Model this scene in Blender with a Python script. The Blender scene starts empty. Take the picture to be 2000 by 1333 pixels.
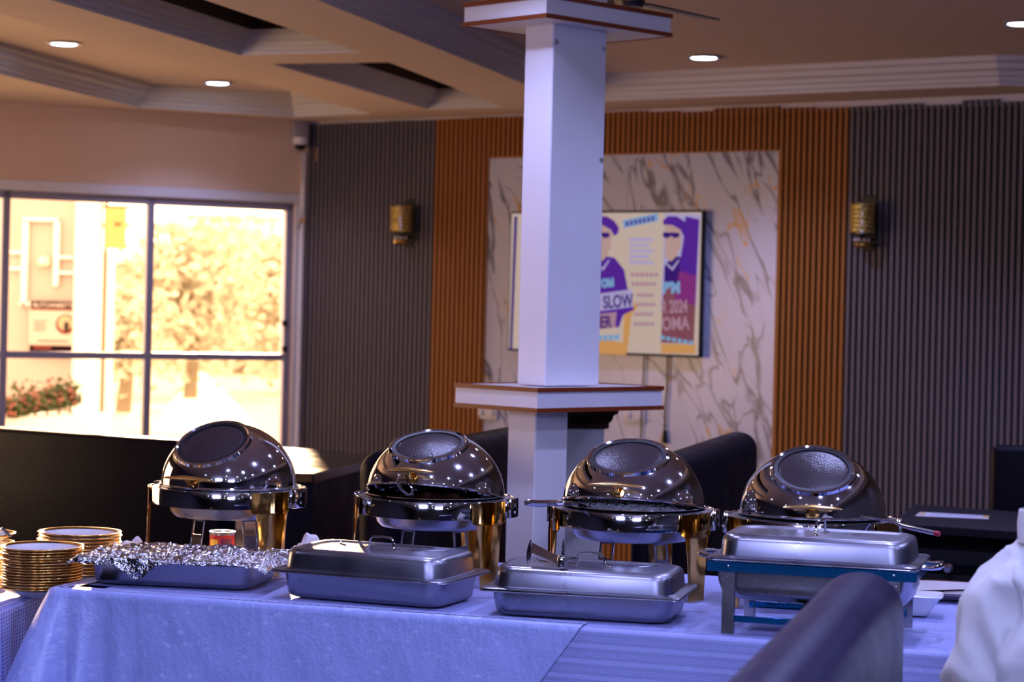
import bpy, bmesh, math, random
from mathutils import Vector, Matrix, noise
from mathutils.geometry import tessellate_polygon
R = math.radians
random.seed(7)
SC = bpy.context.scene
COL = SC.collection

# ------------------------------------------------------------------ camera
F = 4200.0; CX = 1000.0; CY = 600.0; EYE = 1.57; ROLL = math.atan(0.0235)
cam_d = bpy.data.cameras.new('camera'); cam = bpy.data.objects.new('camera', cam_d); COL.objects.link(cam)
cam_d.sensor_width = 36.0; cam_d.lens = F / 2000 * 36.0
cam_d.shift_y = -(666.5 - CY) / 2000.0
cam.matrix_world = Matrix.Translation((0, 0, EYE)) @ Matrix.Rotation(R(90), 4, 'X') @ Matrix.Rotation(ROLL, 4, 'Z')
cam_d.dof.use_dof = True; cam_d.dof.focus_distance = 5.95; cam_d.dof.aperture_fstop = 4.2
cam_d.clip_end = 300
SC.camera = cam

# ------------------------------------------------------------------ world, colour, sun
SC.view_settings.view_transform = 'Standard'; SC.view_settings.look = 'None'
SC.view_settings.gamma = 1; SC.view_settings.use_curve_mapping = False
SC.view_settings.exposure = 0.12
wd = bpy.data.worlds.new('sky'); SC.world = wd; wd.use_nodes = True
bg = wd.node_tree.nodes['Background']; bg.inputs[0].default_value = (1.0, 0.64, 0.38, 1); bg.inputs[1].default_value = 7.0
sun_d = bpy.data.lights.new('sun', 'SUN'); sun = bpy.data.objects.new('sun', sun_d); COL.objects.link(sun)
sun_d.energy = 24.0; sun_d.color = (1, .62, .34); sun_d.angle = R(1)
sun.rotation_euler = Vector((0.13, -0.98, -0.143)).to_track_quat('-Z', 'Y').to_euler()

COOL = (0.42, 0.45, 1.0)
def area(name, loc, direction, sx, sy, power, color, portal=False):
    d = bpy.data.lights.new(name, 'AREA'); o = bpy.data.objects.new(name, d); COL.objects.link(o)
    d.shape = 'RECTANGLE'; d.size = sx; d.size_y = sy; d.energy = power; d.color = color
    o.location = loc; o.rotation_euler = Vector(direction).to_track_quat('-Z', 'Y').to_euler()
    if portal: d.cycles.is_portal = True
    return o
SPOT_W = 40.0

# ------------------------------------------------------------------ pixel helpers
def ray(px, py):
    a = (px - CX) / F; b = -(py - CY) / F
    return Vector((a * math.cos(ROLL) - b * math.sin(ROLL), 1.0, a * math.sin(ROLL) + b * math.cos(ROLL)))
def P(px, py, D): return Vector((0, 0, EYE)) + ray(px, py) * D
def PZ(px, py, z):
    r = ray(px, py); return Vector((0, 0, EYE)) + r * ((z - EYE) / r.z)

# ------------------------------------------------------------------ materials
MATS = {}
def nd(nt, t, **kw):
    n = nt.nodes.new(t)
    for k, v in kw.items(): setattr(n, k, v)
    return n
def mat(name, color, rough=0.5, metal=0.0, bump=0.0, bscale=40.0, vary=0.0, vscale=6.0, emit=None, estr=1.0, coat=0.0,
        trans=0.0, spec=0.5, sheen=0.0, rvary=0.0, stretch=None, ior=1.45):
    if name in MATS: return MATS[name]
    m = bpy.data.materials.new(name); m.use_nodes = True; MATS[name] = m
    nt = m.node_tree; b = nt.nodes['Principled BSDF']; L = nt.links.new
    b.inputs['Base Color'].default_value = (*color, 1); b.inputs['Roughness'].default_value = rough
    b.inputs['Metallic'].default_value = metal; b.inputs['Coat Weight'].default_value = coat
    b.inputs['Transmission Weight'].default_value = trans; b.inputs['Specular IOR Level'].default_value = spec
    b.inputs['Sheen Weight'].default_value = sheen; b.inputs['IOR'].default_value = ior
    tc = nd(nt, 'ShaderNodeTexCoord'); mp = nd(nt, 'ShaderNodeMapping'); L(tc.outputs['Object'], mp.inputs[0])
    if stretch: mp.inputs['Scale'].default_value = stretch
    if vary > 0 or rvary > 0:
        n = nd(nt, 'ShaderNodeTexNoise'); n.inputs['Scale'].default_value = vscale; n.inputs['Detail'].default_value = 6
        L(mp.outputs[0], n.inputs['Vector'])
        if vary > 0:
            cr = nd(nt, 'ShaderNodeMix', data_type='RGBA'); cr.inputs['A'].default_value = (*[c * (1 - vary) for c in color], 1)
            cr.inputs['B'].default_value = (*[min(1, c * (1 + vary)) for c in color], 1)
            L(n.outputs[0], cr.inputs['Factor']); L(cr.outputs['Result'], b.inputs['Base Color'])
        if rvary > 0:
            mr = nd(nt, 'ShaderNodeMapRange'); mr.inputs['From Min'].default_value = .3; mr.inputs['From Max'].default_value = .7
            mr.inputs['To Min'].default_value = max(0.02, rough - rvary); mr.inputs['To Max'].default_value = rough + rvary
            L(n.outputs[0], mr.inputs[0]); L(mr.outputs[0], b.inputs['Roughness'])
    if bump > 0:
        n = nd(nt, 'ShaderNodeTexNoise'); n.inputs['Scale'].default_value = bscale; n.inputs['Detail'].default_value = 4
        L(mp.outputs[0], n.inputs['Vector'])
        bp = nd(nt, 'ShaderNodeBump'); bp.inputs['Strength'].default_value = bump; bp.inputs['Distance'].default_value = 0.01
        L(n.outputs[0], bp.inputs['Height']); L(bp.outputs[0], b.inputs['Normal'])
    if emit:
        b.inputs['Emission Color'].default_value = (*emit, 1); b.inputs['Emission Strength'].default_value = estr
    return m
def emat(name, color, s): return mat(name, (0, 0, 0), 1.0, emit=color, estr=s, spec=0.0)

STEEL = mat('polished_steel', (.62, .62, .66), .06, 1, rvary=.03, vscale=9)
BRUSH = mat('brushed_steel', (.40, .40, .44), .27, 1, rvary=.05, vscale=9, bump=.02, bscale=40, vary=.08)
PANST = mat('worn_pan_steel', (.29, .29, .34), .30, 1, rvary=.05, vscale=7, bump=.02, bscale=20, vary=.12)
GOLD = mat('polished_brass', (.72, .42, .11), .10, 1, rvary=.04, vscale=12, vary=.12)
GOLDR = mat('gold_rim', (.85, .52, .15), .16, 1)
WHITEC = mat('white_ceramic', (.82, .82, .82), .12, coat=.4)
BLUEF = mat('blue_film_steel', (.01, .17, .40), .18, .75, bump=.15, bscale=30, rvary=.05)
WPAINT = mat('white_paint', (.72, .70, .71), .45, bump=.05, bscale=25, vary=.05)
BROWNE = mat('brown_edge_strip', (.19, .035, .008), .4, vary=.1)
CEILM = mat('ceiling_paint', (.72, .55, .45), .85, bump=.04, bscale=12, vary=.04)
CORN = mat('cornice_plaster', (.62, .58, .58), .7)
WALLM = mat('wall_paint', (.72, .52, .38), .75, vary=.04, bump=.04, bscale=14)
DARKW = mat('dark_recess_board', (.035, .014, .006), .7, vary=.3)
FRAMEM = mat('window_frame_aluminium', (.33, .31, .40), .45, .2)
GREYS = mat('grey_slat', (.110, .090, .108), .5, vary=.1, vscale=3)
DGREY = mat('dark_backing', (.012, .010, .012), .8)
WOODS = mat('wood_slat', (.33, .105, .012), .5, vary=.18, vscale=5, stretch=(1, 1, .1))
LEATH = mat('black_leather', (.004, .003, .007), .42, spec=.08, bump=.12, bscale=90, rvary=.06)
LEATHF = mat('dark_leather_near', (.014, .012, .045), .36, spec=.28, bump=.05, bscale=40, rvary=.06)
GLOSSB = mat('black_gloss_top', (.012, .008, .006), .16, coat=.1, rvary=.04)
BLACKP = mat('black_plastic', (.006, .006, .008), .35)
BROWNCAP = mat('dark_brown_wood', (.03, .008, .004), .4)
FABW = mat('white_garment', (.60, .60, .58), .85, sheen=.1, bump=.25, bscale=25)
GLASS = bpy.data.materials.new('window_glass'); GLASS.use_nodes = True
_nt = GLASS.node_tree; _nt.nodes.clear()
_o = _nt.nodes.new('ShaderNodeOutputMaterial'); _t = _nt.nodes.new('ShaderNodeBsdfTransparent'); _g = _nt.nodes.new('ShaderNodeBsdfGlossy'); _m = _nt.nodes.new('ShaderNodeMixShader'); _f = _nt.nodes.new('ShaderNodeFresnel')
_g.inputs['Roughness'].default_value = .02; _t.inputs[0].default_value = (.95, .96, .95, 1); _f.inputs[0].default_value = 1.3
_nt.links.new(_f.outputs[0], _m.inputs[0]); _nt.links.new(_t.outputs[0], _m.inputs[1]); _nt.links.new(_g.outputs[0], _m.inputs[2]); _nt.links.new(_m.outputs[0], _o.inputs[0])

# ------------------------------------------------------------------ mesh builder
class MB:
    def __init__(s): s.v = []; s.f = []; s.sm = []; s.uv = None
    def add(s, vs, fs, smooth=False):
        o = len(s.v); s.v += [tuple(v) for v in vs]; s.f += [tuple(i + o for i in f) for f in fs]; s.sm += [smooth] * len(fs); return s
    def box(s, x0, x1, y0, y1, z0, z1, M=None):
        vs = [Vector((x, y, z)) for z in (z0, z1) for y in (y0, y1) for x in (x0, x1)]
        if M: vs = [M @ v for v in vs]
        return s.add(vs, [(0, 2, 3, 1), (4, 5, 7, 6), (0, 1, 5, 4), (2, 6, 7, 3), (0, 4, 6, 2), (1, 3, 7, 5)])
    def bbox(s, x0, x1, y0, y1, z0, z1, r=.005, seg=2, M=None, smooth=True):
        bm = bmesh.new(); bmesh.ops.create_cube(bm, size=1)
        for v in bm.verts: v.co = Vector(((x0 + x1) / 2 + v.co.x * (x1 - x0), (y0 + y1) / 2 + v.co.y * (y1 - y0), (z0 + z1) / 2 + v.co.z * (z1 - z0)))
        bmesh.ops.bevel(bm, geom=bm.edges[:], offset=r, segments=seg, profile=.5, affect='EDGES')
        bm.verts.index_update()
        vs = [v.co.copy() for v in bm.verts]
        if M: vs = [M @ v for v in vs]
        s.add(vs, [[v.index for v in f.verts] for f in bm.faces], smooth); bm.free(); return s
    def lathe(s, prof, n=64, c=(0, 0, 0), a0=0, a1=2 * math.pi, M=None, smooth=True):
        full = abs(a1 - a0 - 2 * math.pi) < 1e-6; k = n if full else n + 1; vs = []
        for i in range(k):
            a = a0 + (a1 - a0) * i / n
            for r, z in prof: vs.append(Vector((c[0] + r * math.cos(a), c[1] + r * math.sin(a), c[2] + z)))
        if M: vs = [M @ v for v in vs]
        m = len(prof); fs = []
        for i in range(n):
            j = (i + 1) % k
            for q in range(m - 1): fs.append((i * m + q, j * m + q, j * m + q + 1, i * m + q + 1))
        return s.add(vs, fs, smooth)
    def loft(s, loops, cap0=True, cap1=True, smooth=True, M=None):
        n = len(loops[0]); vs = [Vector(p) for L in loops for p in L]
        if M: vs = [M @ v for v in vs]
        fs = []
        for k in range(len(loops) - 1):
            for i in range(n): fs.append((k * n + i, k * n + (i + 1) % n, (k + 1) * n + (i + 1) % n, (k + 1) * n + i))
        if cap0: fs.append(tuple(range(n - 1, -1, -1)))
        if cap1: fs.append(tuple((len(loops) - 1) * n + i for i in range(n)))
        return s.add(vs, fs, smooth)
    def tube(s, pts, r, n=8, cap=True, flat=1.0):
        pts = [Vector(p) for p in pts]; rs = r if isinstance(r, (list, tuple)) else [r] * len(pts); loops = []
        up = None
        for i, p in enumerate(pts):
            t = (pts[min(i + 1, len(pts) - 1)] - pts[max(i - 1, 0)]).normalized()
            if up is None:
                up = Vector((0, 0, 1)) if abs(t.z) < .9 else Vector((1, 0, 0))
            a = t.cross(up).normalized(); b = a.cross(t).normalized(); up = b
            loops.append([p + a * math.cos(2 * math.pi * k / n) * rs[i] + b * math.sin(2 * math.pi * k / n) * rs[i] * flat for k in range(n)])
        return s.loft(loops, cap, cap)
    def poly(s, pts, M=None):
        vs = [Vector(p) for p in pts]
        if M: vs = [M @ v for v in vs]
        return s.add(vs, [tuple(range(len(vs)))])
    def prism(s, pts2, z0, z1):
        n = len(pts2); vs = [(p[0], p[1], z0) for p in pts2] + [(p[0], p[1], z1) for p in pts2]
        return s.add(vs, [tuple(range(n - 1, -1, -1)), tuple(range(n, 2 * n))] + [(i, (i + 1) % n, n + (i + 1) % n, n + i) for i in range(n)])
    def mesh(s, name, m):
        me = bpy.data.meshes.new(name); me.from_pydata([tuple(v) for v in s.v], [], s.f)
        me.polygons.foreach_set('use_smooth', s.sm)
        bm = bmesh.new(); bm.from_mesh(me); bmesh.ops.remove_doubles(bm, verts=bm.verts, dist=1e-6)
        bmesh.ops.recalc_face_normals(bm, faces=bm.faces)
        bm.to_mesh(me); bm.free()
        me.materials.append(m); me.update(); return me
    def build(s, name, m, parent=None, loc=(0, 0, 0), rot=(0, 0, 0), bevel=0.0):
        o = bpy.data.objects.new(name, s.mesh(name, m)); COL.objects.link(o)
        o.parent = parent; o.location = loc; o.rotation_euler = rot
        if any(s.sm):
            try: o.data.set_sharp_from_angle(angle=R(38))
            except Exception: pass
        if bevel:
            b = o.modifiers.new('bevel', 'BEVEL'); b.width = bevel; b.segments = 2; b.limit_method = 'ANGLE'
        return o
def tag(o, label=None, cat=None, group=None, kind=None):
    if label: o['label'] = label
    if cat: o['category'] = cat
    if group: o['group'] = group
    if kind: o['kind'] = kind
    return o
def thing(name, label, cat, loc=(0, 0, 0), rz=0.0, group=None):
    o = bpy.data.objects.new(name, None); COL.objects.link(o); o.empty_display_size = .05
    o.location = loc; o.rotation_euler = (0, 0, rz); return tag(o, label, cat, group)
def struct(o): o['kind'] = 'structure'; return o
def copy_tree(o, parent=None):
    c = o.copy(); COL.objects.link(c); c.parent = parent
    for ch in list(o.children): copy_tree(ch, c)
    return c
def rrect(hx, hy, r, z, n=6):
    r = min(r, hx, hy); out = []
    for cx, cy, a in ((hx - r, hy - r, 0), (-hx + r, hy - r, 90), (-hx + r, -hy + r, 180), (hx - r, -hy + r, 270)):
        for k in range(n + 1):
            t = R(a + 90 * k / n); out.append((cx + r * math.cos(t), cy + r * math.sin(t), z))
    return out
def evalmesh(o):
    dg = bpy.context.evaluated_depsgraph_get(); dg.update()
    return bpy.data.meshes.new_from_object(o.evaluated_get(dg))

# ================================================================== SETTING
K = Vector((-1.426, 14.97, 0)); ZC = 2.82
AR = math.atan2(-3.05, 4.264); AL = math.atan2(1.03, 1.894)
MR = Matrix.Translation(K) @ Matrix.Rotation(AR, 4, 'Z'); ML = Matrix.Translation(K) @ Matrix.Rotation(AL, 4, 'Z')
def onwall(M, px, py):
    Mi = M.inverted(); o = Mi @ Vector((0, 0, EYE)); d = Mi.to_3x3() @ ray(px, py); t = -o.y / d.y; p = o + d * t
    return p.x, p.z
BACK = -3.5
LW = 4.6; RW = 6.4
pL = ML @ Vector((-LW, 0, 0)); pR = MR @ Vector((RW, 0, 0))
XL, XR = pL.x - .2, pR.x + .15
# floor
fl = MB().box(XL - .3, XR + .3, BACK - .2, 15.4, -.1, 0).build('floor', mat('floor_tile_brown', (.03, .02, .018), .3, vary=.2)); struct(fl)
# other walls
ROOMW = mat('room_wall_behind', (.035, .028, .034), .7, vary=.15, vscale=2)
def wallbox(name, a, b, m, h=3.4, th=.15):
    a = Vector((a[0], a[1], 0)); b = Vector((b[0], b[1], 0)); d = b - a
    o = MB().box(0, d.length, 0, th, 0, h).build(name, m, None, a, (0, 0, math.atan2(d.y, d.x))); return struct(o)
SWa, SWb = 8.3, 11.6
dx_ = pL.x - XL
def sxy(y): return (XL + dx_ * (y - BACK) / (pL.y - BACK), y)
sla = math.atan2(pL.y - BACK, dx_); LS = math.hypot(dx_, pL.y - BACK); f_ = LS / (pL.y - BACK); ua, ub = (SWa - BACK) * f_, (SWb - BACK) * f_
struct(MB().box(0, ua, 0, .15, 0, 3.4).box(ub, LS, 0, .15, 0, 3.4).box(ua, ub, 0, .15, 0, .45).box(ua, ub, 0, .15, 2.35, 3.4).build('wall_side_left', ROOMW, None, (XL, BACK, 0), (0, 0, sla)))
w2 = thing('added_window', None, None, (XL, BACK, 0), sla); w2['kind'] = 'structure'  # unseen side window, added to let more warm daylight into the room
MB().box(ua, ub, .03, .1, .45, .51).box(ua, ub, .03, .1, 2.29, 2.35).build('window_frame', FRAMEM, w2)
for k in range(4): u_ = ua + (ub - ua) * k / 3; MB().box(u_ - .025, u_ + .025, .03, .1, .45, 2.35).build('mullion', FRAMEM, w2)
q_ = sxy((SWa + SWb) / 2); area('added_window_portal', (q_[0] - .3, q_[1], 1.4), (1, 0, 0), ub - ua, 1.9, 1, (1, 1, 1), portal=True)
wallbox('wall_side_right', (pR.x, pR.y), (XR, BACK), ROOMW)
wallbox('wall_back', (XR, BACK), (XL, BACK), ROOMW)

# left wall (with the window opening)
wx0, wz1 = onwall(ML, 576, 398); wx0b = -3.35; wz0 = .42
wl = struct(MB().box(-LW - .2, wx0b, 0, .2, 0, 3.4).box(wx0, .1, 0, .2, 0, 3.4).box(wx0b, wx0, 0, .2, wz1, 3.4).box(wx0b, wx0, 0, .2, 0, wz0)
            .build('wall_left', WALLM, None, K, (0, 0, AL)))
# window
win = thing('window_1', None, None, K, AL); win['kind'] = 'structure'
midz = onwall(ML, 290, 696)[1]; mull = [onwall(ML, 295, 550)[0], onwall(ML, 12, 550)[0], -3.05 + 0.0]
fr = MB()
fr.bbox(wx0b, wx0, .02, .09, wz1 - .05, wz1, .004, 1); fr.bbox(wx0b, wx0, .02, .09, wz0, wz0 + .05, .004, 1)
fr.bbox(wx0 - .05, wx0, .02, .09, wz0, wz1, .004, 1); fr.bbox(wx0b, wx0b + .05, .02, .09, wz0, wz1, .004, 1)
fr.build('window_frame', FRAMEM, win)
for m_ in mull[:2]: MB().bbox(m_ - .024, m_ + .024, .02, .08, wz0, wz1, .004, 1).build('mullion', FRAMEM, win)
MB().bbox(wx0b, wx0, .025, .075, midz - .023, midz + .023, .004, 1).build('mullion', FRAMEM, win)
xs = [wx0 - .05, mull[0], mull[1], wx0b + .05]
for i in range(3):
    for za, zb in ((wz0 + .05, midz - .02), (midz + .02, wz1 - .05)):
        MB().box(xs[i + 1] + .018, xs[i] - .018, .048, .052, za, zb).build('pane', GLASS, win)
for py in (632, 682):
    x_, z_ = onwall(ML, 558, py); MB().bbox(x_ - .02, x_ + .012, .0, .03, z_ - .02, z_ + .02, .005, 2).build('latch', BLACKP, win)
# plaster band around the window head
x1_, z1_ = onwall(ML, 300, 378)
struct(MB().bbox(wx0b - .1, wx0 + .08, -.015, .0, wz1 + .0, wz1 + .07, .004, 1).bbox(wx0, wx0 + .05, -.012, 0, wz0, wz1 + .0, .004, 1)
       .build('trim_1', WPAINT, None, K, (0, 0, AL)))
pt = ML @ Vector(((wx0 + wx0b) / 2, .25, (wz0 + wz1) / 2))
area('window_portal', pt, (math.sin(AL), -math.cos(AL), 0), wx0 - wx0b, wz1 - wz0, 1, (1, 1, 1), portal=True)

# right wall: backing panel, slats, marble
wr = struct(MB().box(-.1, RW, 0, .2, 0, 3.4).build('wall_right', DGREY, None, K, (0, 0, AR)))
PITCH = .0385
def slat_mesh(m):
    mb = MB(); mb.loft([[(-.0105, 0, 0), (-.0092, -.034, 0), (.0092, -.034, 0), (.0105, 0, 0)], [(-.0105, 0, 1), (-.0092, -.034, 1), (.0092, -.034, 1), (.0105, 0, 1)]], smooth=False)
    return mb.mesh('slat', m)
SG, SW = slat_mesh(GREYS), slat_mesh(WOODS)
def slat(x, z0, z1, me):
    o = bpy.data.objects.new('slat', me); COL.objects.link(o); o.parent = wr; o.location = (x, 0, z0); o.scale = (1, 1, z1 - z0)
xa = onwall(MR, 848, 500)[0]; xb, zm1 = onwall(MR, 957, 302); xc = onwall(MR, 1521, 500)[0]; xd = onwall(MR, 1662, 500)[0]; zm1 = 2.545; zm0 = .40
ns = int(RW / PITCH)
topj = {}
for i in range(ns):
    x = .02 + i * PITCH
    g = i // 6
    if g not in topj: topj[g] = random.uniform(0, .022) if x > 2.6 else random.uniform(0, .006)
    zt = ZC - .012 - topj[g]
    if x < xa: slat(x, 0, zt, SG)
    elif x < xb: slat(x, 0, zt, SW)
    elif x < xc: slat(x, zm1, zt, SW); slat(x, 0, zm0, SW)
    elif x < xd: slat(x, 0, zt - .004, SW)
    else: slat(x, 0, zt - .012, SG)
struct(MB().box(0, RW, -.006, 0, ZC - .06, ZC).build('trim_2', CORN, None, K, (0, 0, AR)))
# marble material
def marble():
    m = bpy.data.materials.new('marble_veined'); m.use_nodes = True; nt = m.node_tree; L = nt.links.new; b = nt.nodes['Principled BSDF']
    b.inputs['Roughness'].default_value = .25
    tc = nd(nt, 'ShaderNodeTexCoord')
    def vein(ang, seed, width, freq, det, gate):
        mp0 = nd(nt, 'ShaderNodeMapping'); mp0.inputs['Rotation'].default_value = (0, R(ang), 0); L(tc.outputs['Object'], mp0.inputs[0])
        mp = nd(nt, 'ShaderNodeMapping'); mp.inputs['Scale'].default_value = (freq, 1, freq * .28); mp.inputs['Location'].default_value = (seed, seed, 0)
        L(mp0.outputs[0], mp.inputs[0])
        n = nd(nt, 'ShaderNodeTexNoise'); n.inputs['Scale'].default_value = 1.0; n.inputs['Detail'].default_value = det; n.inputs['Roughness'].default_value = .55; n.inputs['Distortion'].default_value = .35
        L(mp.outputs[0], n.inputs['Vector'])
        a = nd(nt, 'ShaderNodeMath', operation='SUBTRACT'); a.inputs[1].default_value = .5; L(n.outputs[0], a.inputs[0])
        c = nd(nt, 'ShaderNodeMath', operation='ABSOLUTE'); L(a.outputs[0], c.inputs[0])
        w = nd(nt, 'ShaderNodeTexNoise'); w.inputs['Scale'].default_value = 2.6; w.inputs['Detail'].default_value = 3; L(mp0.outputs[0], w.inputs['Vector'])
        wr_ = nd(nt, 'ShaderNodeMapRange'); wr_.inputs['From Min'].default_value = gate; wr_.inputs['From Max'].default_value = gate + .22; wr_.inputs['To Min'].default_value = .0006; wr_.inputs['To Max'].default_value = width
        L(w.outputs[0], wr_.inputs[0])
        mr = nd(nt, 'ShaderNodeMapRange'); mr.inputs['From Min'].default_value = 0; mr.inputs['To Min'].default_value = 1; mr.inputs['To Max'].default_value = 0
        L(c.outputs[0], mr.inputs['Value']); L(wr_.outputs[0], mr.inputs['From Max']); return mr.outputs[0]
    base = nd(nt, 'ShaderNodeTexNoise'); base.inputs['Scale'].default_value = 1.6; base.inputs['Detail'].default_value = 3
    mpb = nd(nt, 'ShaderNodeMapping'); mpb.inputs['Rotation'].default_value = (0, R(25), 0); mpb.inputs['Scale'].default_value = (2.4, 1, .6)
    L(tc.outputs['Object'], mpb.inputs[0]); L(mpb.outputs[0], base.inputs['Vector'])
    c0 = nd(nt, 'ShaderNodeMix', data_type='RGBA'); c0.inputs['A'].default_value = (.40, .40, .52, 1); c0.inputs['B'].default_value = (.55, .55, .66, 1); L(base.outputs[0], c0.inputs['Factor'])
    cur = c0.outputs['Result']
    for args, col in (((22, 3.1, .042, 2.6, 3, .40), (.07, .06, .12)), ((32, 8.3, .026, 4.6, 2, .42), (.14, .13, .20)), ((24, 21.7, .026, 3.0, 4, .47), (.55, .27, .05))):
        f = vein(*args); mx = nd(nt, 'ShaderNodeMix', data_type='RGBA'); L(f, mx.inputs['Factor']); L(cur, mx.inputs['A']); mx.inputs['B'].default_value = (*col, 1); cur = mx.outputs['Result']
    L(cur, b.inputs['Base Color']); return m
MARB = marble()
xm = (xb + xc) / 2
for i in range(2):
    a, b_ = (xb + .002, xm - .001) if i == 0 else (xm + .001, xc - .002)
    o = MB().box(a, b_, -.010, 0, zm0, zm1).build('marble_panel', MARB, wr)
tr = MB().box(xb - .01, xb + .004, -.02, 0, zm0, zm1).box(xc - .006, xc + .008, -.02, 0, zm0, zm1).box(xb, xc, -.02, 0, zm1 - .006, zm1 + .006)
tr.build('edge_strip', WOODS, wr)

# ---------------------------------------------------------------- ceiling with coffers
def v2(p): return (p.x, p.y)
def ext(a, b, D):      # extend line a->b until y = D
    t = (D - a[1]) / (b[1] - a[1]); return (a[0] + (b[0] - a[0]) * t, D)
A0 = v2(PZ(270, 210, ZC)); A1 = v2(PZ(0, 145, ZC)); A2 = v2(PZ(575, 228, ZC)); A3 = v2(PZ(725, 222, ZC)); A4 = v2(PZ(0, 27, ZC))
tray1 = [A0, A2, A3, ext(A3, A4, 6.6), ext(A0, A1, 6.6)]
B0 = v2(PZ(100, 0, ZC)); B1 = v2(PZ(470, 108, ZC)); B2 = v2(PZ(705, 103, ZC)); B3 = v2(PZ(400, 0, ZC))
tray2 = [B1, B2, ext(B2, B3, 6.2), ext(B1, B0, 6.2)]
tray3 = [v2(PZ(*p, ZC)) for p in ((835, 213), (985, 210), (760, 122), (530, 125))]
C0 = v2(PZ(620, 0, ZC)); C1 = v2(PZ(1020, 162, ZC)); C2 = ext(C0, C1, 13.05); C3 = v2(PZ(1951, 167.5, ZC)); C4 = v2(PZ(2000, 168, ZC)); 
C4 = (C3[0] + (C4[0] - C3[0]) * 6, C3[1] + (C4[1] - C3[1]) * 6)
tray4 = [C2, C3, C4, (C4[0] + .05, -2.6), (ext(C2, C0, 7.6)[0], -2.6), ext(C2, C0, 7.6)]
def ccw(p):
    a = sum(p[i][0] * p[(i + 1) % len(p)][1] - p[(i + 1) % len(p)][0] * p[i][1] for i in range(len(p))); return p if a > 0 else p[::-1]
trays = [ccw(t) for t in (tray1, tray2, tray3, tray4)]
def inset(p, d):
    out = []; n = len(p)
    for i in range(n):
        a, b, c = Vector(p[i - 1]), Vector(p[i]), Vector(p[(i + 1) % n])
        e1 = (b - a).normalized(); e2 = (c - b).normalized(); n1 = Vector((-e1.y, e1.x)); n2 = Vector((-e2.y, e2.x))
        m_ = (n1 + n2); m_ = m_ / max(.3, m_.dot(n1)); out.append((b.x + m_.x * d, b.y + m_.y * d))
    return out
outer = [(XL - .1, BACK - .1), (XR + .1, BACK - .1), (pR.x + .1, pR.y + .1), (K.x + .02, K.y + .1), (pL.x - .1, pL.y + .1)]
polys = [[Vector((x, y, 0)) for x, y in outer]] + [[Vector((x, y, 0)) for x, y in reversed(t)] for t in trays]
tri = tessellate_polygon(polys); flat = [v for pl in polys for v in pl]
cm = MB(); cm.add([(v.x, v.y, ZC) for v in flat], tri)
PROF = [(0, 0), (0, .018), (.022, .022), (.022, .045), (.045, .052), (.052, .075), (.085, .085), (.09, .115), (.12, .122), (.125, .15)]
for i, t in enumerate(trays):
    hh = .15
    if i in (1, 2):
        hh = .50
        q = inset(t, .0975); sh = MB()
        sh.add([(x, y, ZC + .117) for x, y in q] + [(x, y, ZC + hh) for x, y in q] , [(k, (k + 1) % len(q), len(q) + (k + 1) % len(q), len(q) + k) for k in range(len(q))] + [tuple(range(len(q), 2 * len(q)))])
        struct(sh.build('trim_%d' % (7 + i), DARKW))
    else:
        q = inset(t, .12); cm.poly([(x, y, ZC + hh) for x, y in q])
    k_ = .78 if i in (1, 2) else 1.0
    loops = [[(x, y, ZC + z * k_) for x, y in inset(t, d * k_)] for d, z in PROF]
    struct(MB().loft(loops, False, False, smooth=False).build('trim_%d' % (3 + i), CORN))
ceil = struct(cm.build('ceiling', CEILM))
struct(MB().box(XL - .5, XR + .5, BACK - .5, 15.6, 3.38, 3.45).build('roof', mat('roof_slab', (.2, .2, .2), .9)))

# ---------------------------------------------------------------- downlights
LAMPRING = mat('lamp_ring', (.6, .6, .65), .3, .6)
LAMPE = emat('lamp_lens', (.62, .72, 1.0), 30.0)
def downlight(x, y, z, label, watt, ang=125, group=None, col=COOL):
    t = thing('ceiling_light', label, 'light', (x, y, z), 0, group)
    MB().lathe([(.070, 0), (.092, -.004), (.097, -.010), (.088, -.014), (.076, -.012), (.068, 0)], 32).build('frame', LAMPRING, t)
    MB().lathe([(.0, -.012), (.062, -.012), (.071, -.006)], 24).build('lens', LAMPE, t)
    if watt:
        d = bpy.data.lights.new('downlight', 'SPOT'); o = bpy.data.objects.new('downlight_lamp', d); COL.objects.link(o)
        d.energy = watt; d.color = col; d.spot_size = R(ang); d.spot_blend = .6; d.shadow_soft_size = .04; o.location = (x, y, z - .03)
p = PZ(125, 83, ZC + .15); downlight(p.x, p.y, p.z, 'round recessed ceiling light shining at the upper left corner, left of another', SPOT_W)
p = PZ(425, 160, ZC + .15); downlight(p.x, p.y, p.z, 'round recessed ceiling light shining above the window, the farthest one', SPOT_W)
p = PZ(1375, 110, ZC + .15); downlight(p.x, p.y, p.z, 'round recessed ceiling light shining between column and wooden slats', SPOT_W * 2.2)
p = PZ(1998, 43, ZC + .15); downlight(p.x, p.y, p.z, 'round recessed ceiling light cut off by the right edge of the picture', SPOT_W * 2.2)
k_ = 0
for y in (9.2, 7.3, 5.4, 3.5, 1.6, -.4, -2.2):
    for x in (-.55, 1.1, 2.7):
        if y > 7.5 and x < 0: continue
        if y == 9.2 and x > 2: continue
        downlight(x + (.25 if y > 6 else 0), y, ZC + .15, 'round recessed ceiling light in the coffer above and behind the camera, out of view', SPOT_W * (2.0 if y > 0 else 1.2), 140, 'ceiling lights out of view')
for y in (5.2, 2.6, 0.):
    downlight(-3.4, y, ZC, 'round recessed ceiling light over the left of the room, out of view', SPOT_W * 1.5, 130, 'ceiling lights out of view on the left')
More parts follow.
